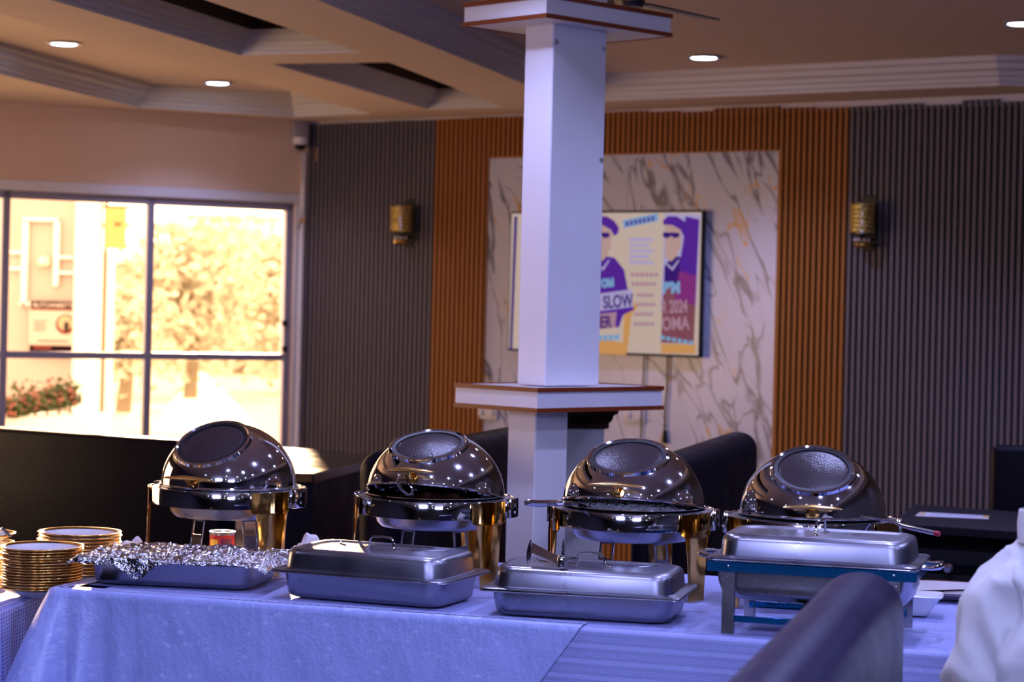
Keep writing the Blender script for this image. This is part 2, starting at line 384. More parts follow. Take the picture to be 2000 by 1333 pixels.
# unseen lamp panels, added behind the camera for cool fill light
for i, (x, y) in enumerate(((-1.9, .2), (.6, -.6))):
    t = thing('fill_panel', 'long rectangular fill panel added behind the camera for cool light, unseen', 'light', (x, y, 2.6), 0, 'added fill panels out of view')
    MB().bbox(-.65, .65, -.17, .17, 0, .05, .01, 1).build('frame', LAMPRING, t)
    MB().box(-.62, .62, -.14, .14, -.004, 0).build('lens', emat('fill_panel_lens', (.45, .6, 1.0), 6.0), t)
    for sx in (-.4, .4): MB().tube([(sx, 0, .05), (sx, -.16, .24)], .006).build('rod', LAMPRING, t)
    t.rotation_euler = (R(49), 0, 0)
    area('fill_panel_lamp', (x, y + .01, 2.59), (0, .75, -.65), 1.2, .5, 75, COOL)

# ================================================================== COLUMN with shelves
Dc = 7.72; uR = Vector((.714, .70, 0)); uL = Vector((-.70, .714, 0))
r0 = ray(1050, 758); c0 = Vector((r0.x * Dc, Dc, 0))
MC = Matrix(((uR.x, uL.x, 0, c0.x), (uR.y, uL.y, 0, c0.y), (0, 0, 1, 0), (0, 0, 0, 1)))
col = thing('column', 'white square column with two brown-edged white shelves around it', 'column', c0, 0)
Mloc = Matrix.Translation(-c0) @ MC
MB().bbox(.147, .435, .1075, .255, 1.282, 2.99, .004, 1, Mloc, smooth=False).build('upper_shaft', WPAINT, col)
MB().bbox(.085, .255, .09, .235, 0, 1.20, .004, 1, Mloc, smooth=False).build('lower_shaft', WPAINT, col)
for nm, z0, z1 in (('shelf', 1.192, 1.282), ('shelf', 2.612, 2.70)):
    sh = MB().box(0, .672, 0, .431, z0 + .004, z1 - .004, Mloc).build(nm, WPAINT, col)
    for za, zb in ((z0, z0 + .016), (z1 - .016, z1)):
        MB().box(-.006, .678, -.006, .0, za, zb, Mloc).box(-.006, .678, .431, .437, za, zb, Mloc).box(-.006, .0, 0, .431, za, zb, Mloc).box(.672, .678, 0, .431, za, zb, Mloc).build('edge_strip', BROWNE, sh)
# small patches and screws on the shaft
PATCH = mat('filler_patch', (.50, .52, .55), .6)
mb = MB()
for x_, z_ in ((.165, 2.55), (.42, 2.55), (.42, 2.13)):
    mb.lathe([(0, 0), (.012, 0), (.014, -.002)], 14, M=Mloc @ Matrix.Translation((x_, .1075, z_)) @ Matrix.Rotation(R(90), 4, 'X'))
mb.build('patch', PATCH, col)
# second pedestal behind
Dp = 8.45; xpc = P(1094, 900, Dp).x
ped = thing('pedestal', 'grey-white square pedestal with dark brown moulded top behind the column', 'pedestal', (xpc, Dp, 0), R(20))
MB().bbox(-.145, .145, -.10, .10, 0, 1.12, .004, 1, smooth=False).build('shaft', WPAINT, ped)
mb = MB(); loops = []
for e, z in ((.0, 1.10), (.012, 1.105), (.012, 1.125), (.022, 1.135), (.026, 1.155), (.04, 1.165), (.04, 1.185)):
    loops.append([(sx * (.145 + e), sy * (.10 + e), z) for sx, sy in ((-1, -1), (1, -1), (1, 1), (-1, 1))])
mb.loft(loops, smooth=False).build('capital', BROWNCAP, ped)

# ================================================================== TV
xl, zt_ = onwall(MR, 1010, 414); xr, _ = onwall(MR, 1386, 412); zb_ = onwall(MR, 1374, 699)[1]; zt_ = onwall(MR, 1386, 412)[1]
zw = (zt_ + zb_) / 2; xw = (xl + xr) / 2
tvp = MR @ Vector((xw, 0, zb_))
tv = thing('television', 'large flat black-framed television on the marble panel showing a purple music poster', 'television', tvp, AR)
W2, H2 = (xr - xl) / 2, zt_ - zb_
MB().bbox(-W2, W2, -.075, -.035, 0, H2, .006, 2).build('frame', BLACKP, tv)
MB().box(-.2, .2, -.035, .0, H2 * .3, H2 * .7).build('wall_mount', BLACKP, tv)
scr = MB().box(-W2 + .012, W2 - .012, -.0765, -.075, .014, H2 - .012).build('screen', emat('screen_cream', (.60, .46, .40), .75), tv)
S_PUR = emat('screen_purple', (.09, .02, .30), .8); S_PUR2 = emat('screen_purple_dark', (.045, .012, .17), .8); S_SKIN = emat('screen_light_skin', (.50, .32, .30), .8)
S_BLUE = emat('screen_pale_blue', (.20, .36, .60), .8); S_MAG = emat('screen_magenta', (.22, .03, .20), .8); S_OR = emat('screen_orange', (.62, .30, .10), .8)
S_MAU = emat('screen_mauve', (.40, .22, .30), .8); S_LAV = emat('screen_lavender', (.42, .36, .62), .8); S_BRN = emat('screen_brown', (.22, .07, .10), .8)
lay = [0]
def scrpoly(name, pts, m):
    lay[0] += 1; q = []
    for px, py in pts:
        x, z = onwall(MR, px, py); q.append((x - xw, z - zb_))
    y = -.0768 - .0002 * lay[0]
    return MB().add([(a, y, b) for a, b in q], [tuple(range(len(q)))]).build(name, m, scr)
def rectpx(x0, y0, x1, y1, s=0.02): return [(x0, y0), (x1, y0 + (x1 - x0) * s), (x1 - (y1 - y0) * .045, y1 + (x1 - x0) * s), (x0 - (y1 - y0) * .045, y1)]
def figure(ox, shirt, right):
    # cap, head, sunglasses, body : printed picture, flat on the screen
    scrpoly('picture', [(ox - 8, 600), (ox - 5, 520), (ox + 12, 500), (ox + 34, 505), (ox + 52, 528), (ox + (56 if right else 60), 570), (ox + (53 if right else 72), 605), (ox + 50, 616), (ox + 42, 640), (ox - 10, 640)], shirt)
    scrpoly('picture', [(ox - 4, 440), (ox + 10, 436), (ox + 24, 444), (ox + 28, 462), (ox + 26, 485), (ox + 18, 502), (ox + 8, 512), (ox - 4, 505)], S_SKIN)
    scrpoly('picture', [(ox - 8, 432), (ox + 2, 424), (ox + 18, 424), (ox + 33, 433), (ox + 42, 446), (ox + 40, 458), (ox + 32, 462), (ox + 26, 450), (ox + 10, 441), (ox - 8, 440)], S_PUR)
    scrpoly('picture', [(ox - 8, 455), (ox + 24, 456), (ox + 24, 464), (ox + 14, 467), (ox + 8, 462), (ox, 467), (ox - 8, 464)], S_PUR2)
    scrpoly('picture', [(ox, 515), (ox + 10, 524), (ox + 22, 508), (ox + 24, 510), (ox + 11, 530), (ox - 2, 518)], S_LAV)
scrpoly('picture', [(1018, 424), (1024, 424), (1014, 684), (1009, 684)], S_PUR2)
scrpoly('picture', [(1232, 560), (1258, 600), (1246, 618), (1238, 690), (1228, 690), (1232, 620)], S_OR)
figure(1180, S_PUR, 0)
scrpoly('picture', rectpx(1312, 419, 1381, 600), S_LAV)
figure(1316, S_PUR2, 1)
scrpoly('picture', [(1352, 424), (1379, 430), (1371, 592), (1352, 590), (1340, 520), (1348, 470)], S_PUR)
scrpoly('picture', rectpx(1309, 560, 1373, 670), S_BRN)
scrpoly('picture', [(1340, 530), (1374, 540), (1371, 596), (1330, 590)], S_MAG)
scrpoly('picture', rectpx(1305, 672, 1372, 690), S_OR)
scrpoly('picture', [(1150, 655), (1240, 672), (1236, 694), (1150, 690)], S_OR)
scrpoly('banner', [(1230, 432), (1298, 418), (1299, 433), (1232, 447)], S_BLUE)
for k in range(7): scrpoly('lettering', rectpx(1236 + k * 8.4, 434 - k * 1.7, 1241 + k * 8.4, 443 - k * 1.7, 0), S_PUR)
for i, y in enumerate((466, 477, 488, 499, 510)): scrpoly('lettering', rectpx(1243, y, 1290 - (i % 2) * 8, y + 6), S_LAV)
for y, a, b in ((534, 1246, 1302), (552, 1248, 1297), (574, 1258, 1292), (592, 1258, 1296), (611, 1254, 1292), (630, 1253, 1294)):
    for k in range(6): scrpoly('lettering', rectpx(a + (b - a) * k / 6, y, a + (b - a) * (k + .75) / 6, y + 7), S_MAU)
FONTM = {}
def text(body, parent, M, size, m, ext=.0004, name='lettering', squeeze=1.0, off=0.0):
    cu = bpy.data.curves.new('lettering', 'FONT'); cu.body = body; cu.size = size; cu.extrude = ext; cu.offset = off
    o = bpy.data.objects.new(name, cu); COL.objects.link(o); me = evalmesh(o); bpy.data.objects.remove(o)
    me.materials.clear(); me.materials.append(m); o = bpy.data.objects.new(name, me); COL.objects.link(o)
    o.parent = parent; o.matrix_basis = M @ Matrix.Diagonal((squeeze, 1, 1, 1)); return o
def tvtext(body, px, py, hpx, m, sq=1.0, rot=3.0, off=.003):
    x, z = onwall(MR, px, py); lay[0] += 1
    size = hpx * 13.3 / F / .7
    return text(body, scr, Matrix.Translation((x - xw, -.078 - .0002 * lay[0], z - zb_)) @ Matrix.Rotation(R(90), 4, 'X') @ Matrix.Rotation(R(rot), 4, 'Z'), size, m, squeeze=sq, off=off)
scrpoly('banner', [(1166, 577), (1250, 566), (1252, 600), (1166, 611)], S_LAV)
tvtext("R'S", 1163, 604, 21, S_PUR2, .75, 5); tvtext('SLOW', 1194, 603, 24, S_PUR2, .72, 5)
scrpoly('banner', [(1166, 616), (1220, 610), (1217, 640), (1166, 646)], S_MAU)
tvtext('AMER', 1160, 642, 23, S_PUR2, .72, 3)
scrpoly('picture', rectpx(1166, 553, 1178, 574), S_BLUE); tvtext('Old', 1190, 562, 15, S_BLUE, .9, 6, .006)
tvtext('P’M', 1310, 573, 20, S_BLUE, .9, 2, .006); tvtext('R 2024', 1307, 612, 24, S_MAU, .6, 3); tvtext('OMA', 1308, 645, 24, S_MAU, .8, 3)
for k in range(5): scrpoly('lettering', rectpx(1172 + k * 11, 656 - k * .6, 1181 + k * 11, 667 - k * .6), S_BLUE)
for k in range(6): scrpoly('lettering', rectpx(1306 + k * 11, 656 + k * 2, 1314 + k * 11, 664 + k * 2), S_BLUE)
# tv cables and sockets
def wpt(px, py, off=-.03): x, z = onwall(MR, px, py); return MR @ Vector((x, off, z))
def wire(name, pts, r, m, label, cat='cable', mods=None):
    o0 = pts[-1]; mb = MB().tube([p - o0 for p in pts], r, 6); o = mb.build(name, m, None, o0); tag(o, label, cat); return o
wire('television_cable', [wpt(1263, 690), wpt(1262, 740), wpt(1259, 800), wpt(1257, 860)], .006, BLACKP, 'thin dark cable hanging on the marble below the television, nearer the column')
cb = thing('power_cable', 'dark cable with a black plug hanging below the right half of the television', 'cable', wpt(1303, 850))
MB().tube([wpt(1309, 690) - cb.location, wpt(1308, 760) - cb.location, wpt(1304, 800) - cb.location, wpt(1303, 845) - cb.location], .007, 6).build('cord', BLACKP, cb)
MB().tube([(0, 0, .03), (0, 0, -.05)], [.012, .022], 8).build('plug', BLACKP, cb)
SOCK = mat('socket_white', (.62, .58, .58), .4)
for (px, py, w, lab) in ((1244, 812, .075, 'white wall socket on the marble below the right end of the lower shelf'), (956, 806, .08, 'white wall socket on the marble below the left end of the lower shelf')):
    q = wpt(px, py, 0); t = thing('wall_socket', lab, 'socket', q, AR)
    MB().bbox(-w, w, -.03, -.008, -.045, .045, .004, 1).build('plate', SOCK, t)
    MB().bbox(-w * .8, -w * .35, -.045, -.03, -.02, .02, .003, 1).build('switch', SOCK, t)
    MB().bbox(w * .2, w * .7, -.042, -.03, -.025, .025, .003, 1).build('adapter', SOCK, t)

# ================================================================== SCONCES
AMB = mat('amber_crystal', (1.0, .60, .20), .25, .85, bump=.9, bscale=55, vary=.5, vscale=40, coat=.5)
BLKM = mat('black_satin_metal', (.010, .007, .006), .45, .2)
CRY = mat('crystal_bead', (.85, .75, .7), .08, .3, coat=1)
def sconce(px, py, label):
    x, z = onwall(MR, px, py); t = thing('wall_lamp', label, 'wall lamp', MR @ Vector((x, 0, z)), AR)
    # plate: elongated octagon, bevelled
    oc = [(-.045, -.17), (.045, -.17), (.075, -.12), (.075, .12), (.045, .17), (-.045, .17), (-.075, .12), (-.075, -.12)]
    MB().loft([[(a, -.016, b) for a, b in oc], [(a, -.030, b) for a, b in oc], [(a * .8, -.038, b * .9) for a, b in oc]], smooth=False).build('back_plate', BLKM, t)
    MB().tube([(-.0, -.03, -.09), (0, -.10, -.10), (0, -.13, -.07)], .012, 8).build('arm', BLKM, t)
    # crystal shade: cylinder built of rows of faceted beads
    mb = MB()
    for r_ in range(7):
        for k in range(14):
            a = 2 * math.pi * (k + .5 * (r_ % 2)) / 14; c = Vector((.062 * math.cos(a), -.13 + .062 * math.sin(a), -.055 + r_ * .026))
            h = .0145
            mb.add([c + Vector(q) for q in ((h, 0, 0), (-h, 0, 0), (0, h, 0), (0, -h, 0), (0, 0, h), (0, 0, -h))], [(0, 2, 4), (2, 1, 4), (1, 3, 4), (3, 0, 4), (2, 0, 5), (1, 2, 5), (3, 1, 5), (0, 3, 5)])
    mb.lathe([(.057, -.065), (.057, .11)], 24, c=(0, -.13, 0))
    sh = mb.build('lamp_shade', AMB, t)
    MB().lathe([(.0, -.075), (.06, -.075), (.068, -.066), (.0, -.064)], 24, c=(0, -.13, 0)).build('shade_base', BLKM, t)
    MB().lathe([(0, -.15), (.03, -.148), (.052, -.135), (.05, -.12), (.0, -.115)], 20, c=(0, -.12, 0)).build('drip_dish', GOLD, t)
    mb = MB()
    for k in range(5):
        a = math.pi + math.pi * k / 4; c = (.04 * math.cos(a), -.12 + .04 * math.sin(a), -.1)
        mb.lathe([(0, -.013), (.01, -.006), (.013, 0), (.01, .006), (0, .013)], 8, c=c)
    mb.build('crystal_drop', CRY, t)
    return t
sconce(1703, 437, 'gold crystal wall lamp with black back plate on the grey slats right of the wood')
sconce(806, 437, 'gold crystal wall lamp on the brown-grey slats left of the orange wood slats')
x_, z_ = onwall(MR, 620, 303); q = MR @ Vector((x_, -.018, z_))
tag(MB().bbox(-.022, .022, -.006, 0, -.05, .05, .003, 1).build('wall_tag', mat('ochre_tag', (.40, .22, .07), .5), None, q, (0, 0, AR)), 'small ochre tag stuck high on the grey slats beside the corner', 'tag')

# ================================================================== CAMERA BOX, PIPE on the left wall
def lw(px, py, off=-.0): x, z = onwall(ML, px, py); return ML @ Vector((x, off, z))
GREYP = mat('grey_plastic', (.36, .32, .34), .5)
q = lw(579, 283, 0); t = thing('security_camera', 'grey dome security camera with black lens in the corner above the window', 'camera', q, AL)
zz = onwall(ML, 579, 256)[1] - q.z
MB().bbox(-.055, .055, -.09, 0, zz - .055, zz + .06, .006, 2).build('junction_box', GREYP, t)
MB().lathe([(0, zz - .05), (.052, zz - .05), (.056, zz - .07), (.05, zz - .085), (0, zz - .085)], 24, c=(.0, -.07, 0)).build('collar', WPAINT, t)
MB().lathe([(0, -.045), (.02, -.04), (.036, -.022), (.042, 0), (.042, .012)], 24, c=(0, -.07, 0)).build('dome', BLACKP, t)
MB().lathe([(.044, -.005), (.05, 0), (.05, .014), (.044, .02)], 24, c=(0, -.07, 0)).build('ring', WPAINT, t)
a, b = lw(592, 300, -.02), lw(580, 880, -.02)
pp = thing('conduit_pipe', 'white vertical conduit pipe running down beside the window frame', 'pipe', (a.x, a.y, .3))
MB().tube([(0, 0, 0), (0, 0, a.z - .3)], .018, 10).build('pipe', WPAINT, pp)
zc_ = lw(590, 432, -.02).z - .3; MB().bbox(-.024, .024, -.024, .024, zc_ - .012, zc_ + .012, .003, 1).build('clip', mat('ochre_clip', (.55, .27, .05), .5), pp)
pts = [lw(588, 300, -.03), lw(588, 350, -.03), lw(589, 390, -.03), lw(586, 420, -.03), lw(580, 448, -.03)]
wire('camera_cable', pts, .005, mat('grey_cord', (.22, .16, .13), .6), 'thin grey cable hanging from the security camera beside the window')

# ================================================================== BENCHES, BLACK FURNITURE
def bench(far, length, ang, w, h, label, m=LEATH, seatside=1, rb=.075):
    d = Vector((math.sin(ang), math.cos(ang), 0)); o = Vector((far[0], far[1], 0))
    t = thing('booth_seat', label, 'bench', o - d * length / 2, -ang)
    MB().bbox(-w, 0, -length / 2, length / 2, .12, h, rb, 8).build('backrest', m, t)
    if seatside: MB().bbox(.0 if seatside > 0 else -w - .45, .45 if seatside > 0 else -w, -length / 2 + .02, length / 2 - .02, .26, .45, .04, 4).build('seat', m, t)
    MB().box(-w + .02, .40 if seatside > 0 else -.02, -length / 2 + .03, length / 2 - .03, 0, .26).build('plinth', BLACKP, t)
    return t
ANG = math.atan(.26)
bench((P(1770, 1300, 4.25).x, 4.25), 1.7, math.atan(.272), .17, 1.068, 'black padded bench back in front of the table, nearest the camera', LEATHF, 0, .08)
bench((P(1481, 980, 9.3).x, 9.3), 2.0, ANG, .17, 1.055, 'black padded bench back behind the two right-hand dome dishes', LEATH, 0)
bench((P(1040, 900, 9.3).x, 9.35), 1.9, ANG, .17, 1.05, 'black padded bench back between the column and the second dome dish', LEATH, 0)
# booth back along the window
fa, fb = PZ(-120, 830, 1.0), PZ(425, 867, 1.0); d = (fb - fa); an = math.atan2(d.y, d.x)
t = thing('window_booth', 'long dark leather booth back below the window, lit along its top', 'bench', (fa.x, fa.y, 0), an)
MB().bbox(0, d.length, 0, .14, .12, 1.0, .02, 3).build('backrest', LEATH, t)
MB().box(.02, d.length - .02, .02, .14, 0, .12).build('plinth', BLACKP, t)
MB().bbox(0.02, d.length - .75, .145, .6, .2, .45, .04, 3).build('seat', LEATH, t)
zb = .9
bp = [PZ(613, 926, zb), PZ(742, 895, zb), PZ(752, 889, zb), PZ(589, 876, zb), PZ(520, 872, zb), PZ(520, 923, zb)]
o_ = sum(bp, Vector()) / 6; o_.z = 0
t = thing('counter', 'low black counter with a glossy top catching the window light behind the domes', 'counter', o_)
MB().prism([(p.x - o_.x, p.y - o_.y) for p in bp], .86, zb).build('top', GLOSSB, t, bevel=.006)
MB().prism([((p.x - o_.x) * .985, (p.y - o_.y) * .985) for p in bp], 0, .86).build('body', LEATH, t)
# right side: dark table with menu, dark cabinet, chair
tp = [PZ(1745, 1022, .76), PZ(2060, 1044, .76), PZ(2035, 1004, .76), PZ(1785, 985, .76)]
o_ = sum(tp, Vector()) / 4; o_.z = 0
t = thing('dark_table', 'dark square table with a menu card on it before the grey slats', 'table', o_)
TABM = mat('dark_table_top', (.010, .006, .010), .55, spec=.12)
MB().prism([(p.x - o_.x, p.y - o_.y) for p in tp], .725, .76).build('tabletop', TABM, t, bevel=.004)
MB().prism([((p.x - o_.x) * .9, (p.y - o_.y) * .9) for p in tp], .0, .725).build('base', mat('table_base', (.002, .002, .003), .9, spec=.1), t)
mp_ = [PZ(1788, 1008, .762), PZ(1931, 1014, .762), PZ(1930, 1008, .762), PZ(1797, 1001, .762)]
o_ = sum(mp_, Vector()) / 4
men = tag(MB().prism([(p.x - o_.x, p.y - o_.y) for p in mp_], 0, .002).build('menu_card', mat('menu_paper', (.62, .60, .68), .5), None, (o_.x, o_.y, .7605)), 'long white printed menu card on the dark table', 'menu')
e1 = (mp_[1] - mp_[0]); e2 = (mp_[3] - mp_[0]); b0 = mp_[0] - o_
mb = MB()
for k in range(22):
    a = .17 + k * .034; mb.poly([(b0.x + e1.x * aa + e2.x * bb, b0.y + e1.y * aa + e2.y * bb, .0024) for aa, bb in ((a, .2), (a + .012, .2), (a + .012, .8), (a, .8))])
mb.build('lettering', mat('menu_ink', (.2, .2, .3), .6), men)
mb = MB()
for a0_, a1_ in ((.02, .11), (.9, .98)): mb.poly([(b0.x + e1.x * aa + e2.x * bb, b0.y + e1.y * aa + e2.y * bb, .0024) for aa, bb in ((a0_, .2), (a1_, .2), (a1_, .8), (a0_, .8))])
mb.build('emblem', mat('menu_emblem', (.55, .33, .05), .6), men)
q = P(1855, 1110, 7.6)
t = thing('black_cabinet', 'low black cabinet with one round chrome knob behind the buffet table', 'cabinet', (q.x, 7.6, 0), AR * .6)
MB().bbox(-.55, .75, .0, .45, 0, .70, .01, 2).build('body', mat('cabinet_black', (.002, .002, .003), .9, spec=.03), t)
dr = MB().bbox(-.5, .7, -.018, .0, .06, .66, .005, 2).build('door', mat('cabinet_black2', (.003, .002, .003), .7, spec=.2), t)
MB().lathe([(0, -.02), (.012, -.018), (.02, -.008), (.02, .004), (.008, .012), (.008, .03)], 20, M=Matrix.Translation((0, -.035, q.z)) @ Matrix.Rotation(R(-90), 4, 'X')).build('knob', STEEL, dr)
q = P(1950, 900, 9.6)
t = thing('black_armchair', 'black high-backed chair at the right edge before the grey slats', 'chair', (q.x + .32, 9.8, 0), AR * .5)
MB().bbox(-.30, .30, -.05, .06, .3, P(1960, 877, 9.6).z, .035, 4).build('backrest', LEATH, t)
MB().bbox(-.30, .30, -.5, -.05, .3, .45, .03, 3).build('seat', LEATH, t)
for sx in (-1, 1):
    for sy in (-.45, .02): MB().box(sx * .26 - .02, sx * .26 + .02, sy - .02, sy + .02, 0, .3).build('leg', BLACKP, t)

# ================================================================== BUFFET TABLE and cloths
TZ = .76
T0 = PZ(102, 1151, TZ); T1 = PZ(1510, 1250, TZ); td = (T1 - T0).normalized(); TA = math.atan2(td.y, td.x)
TL, TW = 3.5, 1.19
def TP(u, v, z=0): return Vector((T0.x + td.x * u - td.y * v, T0.y + td.y * u + td.x * v, z))
def tloc(p): d = p - T0; return d.x * td.x + d.y * td.y, -d.x * td.y + d.y * td.x
tb = thing('buffet_table', 'long buffet table under blue-white cloths carrying the dishes', 'table', TP(0, 0), TA)
MB().bbox(.02, TL - .02, .02, TW - .02, TZ - .035, TZ - .005, .004, 1).build('tabletop', mat('plywood', (.2, .12, .06), .6), tb)
for x in (.1, TL - .1):
    for y in (.1, TW - .1): MB().tube([(x, y, 0), (x, y, TZ - .03)], .02, 10).build('leg', BLKM, tb)

def clothmat(name, kind):
    m = bpy.data.materials.new(name); m.use_nodes = True; nt = m.node_tree; L = nt.links.new; b = nt.nodes['Principled BSDF']
    b.inputs['Base Color'].default_value = (.34, .36, .80, 1)
    uv = nd(nt, 'ShaderNodeUVMap'); sp = nd(nt, 'ShaderNodeSeparateXYZ'); L(uv.outputs[0], sp.inputs[0])
    def M(op, a, b_=None, c=None):
        n = nd(nt, 'ShaderNodeMath', operation=op)
        for i, v in enumerate((a, b_, c)):
            if v is None: continue
            if isinstance(v, (int, float)): n.inputs[i].default_value = v
            else: L(v, n.inputs[i])
        return n.outputs[0]
    X, Y = sp.outputs[0], sp.outputs[1]
    def ridge(h, dist, st, prev=None):
        bp = nd(nt, 'ShaderNodeBump'); bp.inputs['Strength'].default_value = st; bp.inputs['Distance'].default_value = dist
        L(h, bp.inputs['Height'])
        if prev: L(prev, bp.inputs['Normal'])
        return bp.outputs[0]
    nz = nd(nt, 'ShaderNodeTexNoise'); nz.inputs['Scale'].default_value = 9; nz.inputs['Detail'].default_value = 5; nz.inputs['Roughness'].default_value = .65; L(uv.outputs[0], nz.inputs['Vector'])
    if kind == 'woven':
        b.inputs['Roughness'].default_value = .55
        # rows 4.6 cm apart: a band of rings, then a band of fine ribs
        ry = M('FRACT', M('DIVIDE', Y, .040)); yy = M('MULTIPLY', M('SUBTRACT', ry, .3), .040)
        xx = M('MULTIPLY', M('SUBTRACT', M('FRACT', M('DIVIDE', X, .0125)), .5), .0125)
        rr = M('SQRT', M('ADD', M('MULTIPLY', xx, xx), M('MULTIPLY', yy, yy)))
        ring = M('SUBTRACT', 1.0, M('MINIMUM', M('DIVIDE', M('ABSOLUTE', M('SUBTRACT', rr, .0046)), .0014), 1.0))
        ribm = M('GREATER_THAN', M('ABSOLUTE', M('SUBTRACT', ry, .80)), .0)
        band = M('LESS_THAN', M('ABSOLUTE', M('SUBTRACT', ry, .8)), .14)
        rib = M('MULTIPLY', band, M('ADD', .5, M('MULTIPLY', M('SINE', M('MULTIPLY', X, 1500)), .5)))
        edge = M('ADD', ring, M('ADD', M('MULTIPLY', band, .5), rib))
        cx = nd(nt, 'ShaderNodeMix', data_type='RGBA'); cx.inputs['A'].default_value = (.27, .30, .58, 1); cx.inputs['B'].default_value = (.42, .46, .80, 1)
        L(M('MINIMUM', edge, 1.0), cx.inputs['Factor']); L(cx.outputs['Result'], b.inputs['Base Color'])
        n1 = ridge(edge, .0008, .8); n2 = ridge(nz.outputs[0], .01, .35, n1)
    elif kind == 'satin':
        b.inputs['Roughness'].default_value = .34; b.inputs['Sheen Weight'].default_value = .15; b.inputs['Coat Weight'].default_value = .15; b.inputs['Coat Roughness'].default_value = .3
        mp = nd(nt, 'ShaderNodeMapping'); mp.inputs['Rotation'].default_value = (0, 0, R(45)); mp.inputs['Scale'].default_value = (75, 105, 1); L(uv.outputs[0], mp.inputs[0])
        v = nd(nt, 'ShaderNodeTexVoronoi', distance='CHEBYCHEV'); v.inputs['Scale'].default_value = 1; v.inputs['Randomness'].default_value = .55; L(mp.outputs[0], v.inputs['Vector'])
        n1 = ridge(v.outputs['Distance'], .0016, .5)
        mp2 = nd(nt, 'ShaderNodeMapping'); mp2.inputs['Scale'].default_value = (3, 1.6, 1); L(uv.outputs[0], mp2.inputs[0])
        nz2 = nd(nt, 'ShaderNodeTexNoise'); nz2.inputs['Scale'].default_value = 4; nz2.inputs['Detail'].default_value = 4; nz2.inputs['Distortion'].default_value = .1; L(mp2.outputs[0], nz2.inputs['Vector'])
        n2 = ridge(nz2.outputs[0], .04, .4, n1)
        # sparse shiny diamonds
        wn = nd(nt, 'ShaderNodeMapRange'); wn.inputs['From Min'].default_value = .86; wn.inputs['From Max'].default_value = .9; L(v.outputs['Color'], wn.inputs[0])
        cx = nd(nt, 'ShaderNodeMix', data_type='RGBA'); cx.inputs['A'].default_value = (.36, .42, .76, 1); cx.inputs['B'].default_value = (.46, .52, .84, 1)
        L(wn.outputs[0], cx.inputs['Factor']); L(cx.outputs['Result'], b.inputs['Base Color'])
    else:
        b.inputs['Roughness'].default_value = .5
        rx = M('FRACT', M('DIVIDE', X, .022)); ryy = M('FRACT', M('DIVIDE', Y, .0105))
        hole = M('MULTIPLY', M('GREATER_THAN', rx, .45), M('GREATER_THAN', ryy, .35))
        cx = nd(nt, 'ShaderNodeMix', data_type='RGBA'); cx.inputs['A'].default_value = (.40, .45, .82, 1); cx.inputs['B'].default_value = (.14, .14, .38, 1)
        L(hole, cx.inputs['Factor']); L(cx.outputs['Result'], b.inputs['Base Color'])
        n1 = ridge(M('SUBTRACT', 1.0, hole), .001, .8); n2 = ridge(nz.outputs[0], .02, .4, n1)
    L(n2, b.inputs['Normal']); return m
CL_W, CL_S, CL_L = clothmat('cloth_woven_rings', 'woven'), clothmat('cloth_satin', 'satin'), clothmat('cloth_lace', 'lace')
class Contour:
    def __init__(s, L, W, r=.03): s.L, s.W, s.r = L, W, r; s.P = 2 * (L - 2 * r) + 2 * (W - 2 * r) + 2 * math.pi * r
    def pt(s, t, off):
        L, W, r = s.L, s.W, s.r; q = math.pi * r / 2; t = (t + q / 2) % s.P      # t=0 is the middle of the front-left corner
        segs = [('c', r, r, 180), ('l', (r, 0), (1, 0), L - 2 * r), ('c', L - r, r, 270), ('l', (L, r), (0, 1), W - 2 * r),
                ('c', L - r, W - r, 0), ('l', (L - r, W), (-1, 0), L - 2 * r), ('c', r, W - r, 90), ('l', (0, W - r), (0, -1), W - 2 * r)]
        for sg in segs:
            ln = q if sg[0] == 'c' else sg[3]
            if t <= ln + 1e-9:
                if sg[0] == 'c':
                    a = R(sg[3]) + (t / q) * math.pi / 2; return (sg[1] + (r + off) * math.cos(a), sg[2] + (r + off) * math.sin(a)), (math.cos(a), math.sin(a))
                n = (sg[2][1], -sg[2][0]); return (sg[1][0] + sg[2][0] * t + n[0] * off, sg[1][1] + sg[2][1] * t + n[1] * off), n
            t -= ln
        return (0, 0), (-1, 0)
    def corner(s, t):
        q = math.pi * s.r / 2; a = s.L - 2 * s.r + q; b = s.W - 2 * s.r + q; t %= s.P
        return min(abs(t - c) for c in (0, a, a + b, 2 * a + b, s.P))
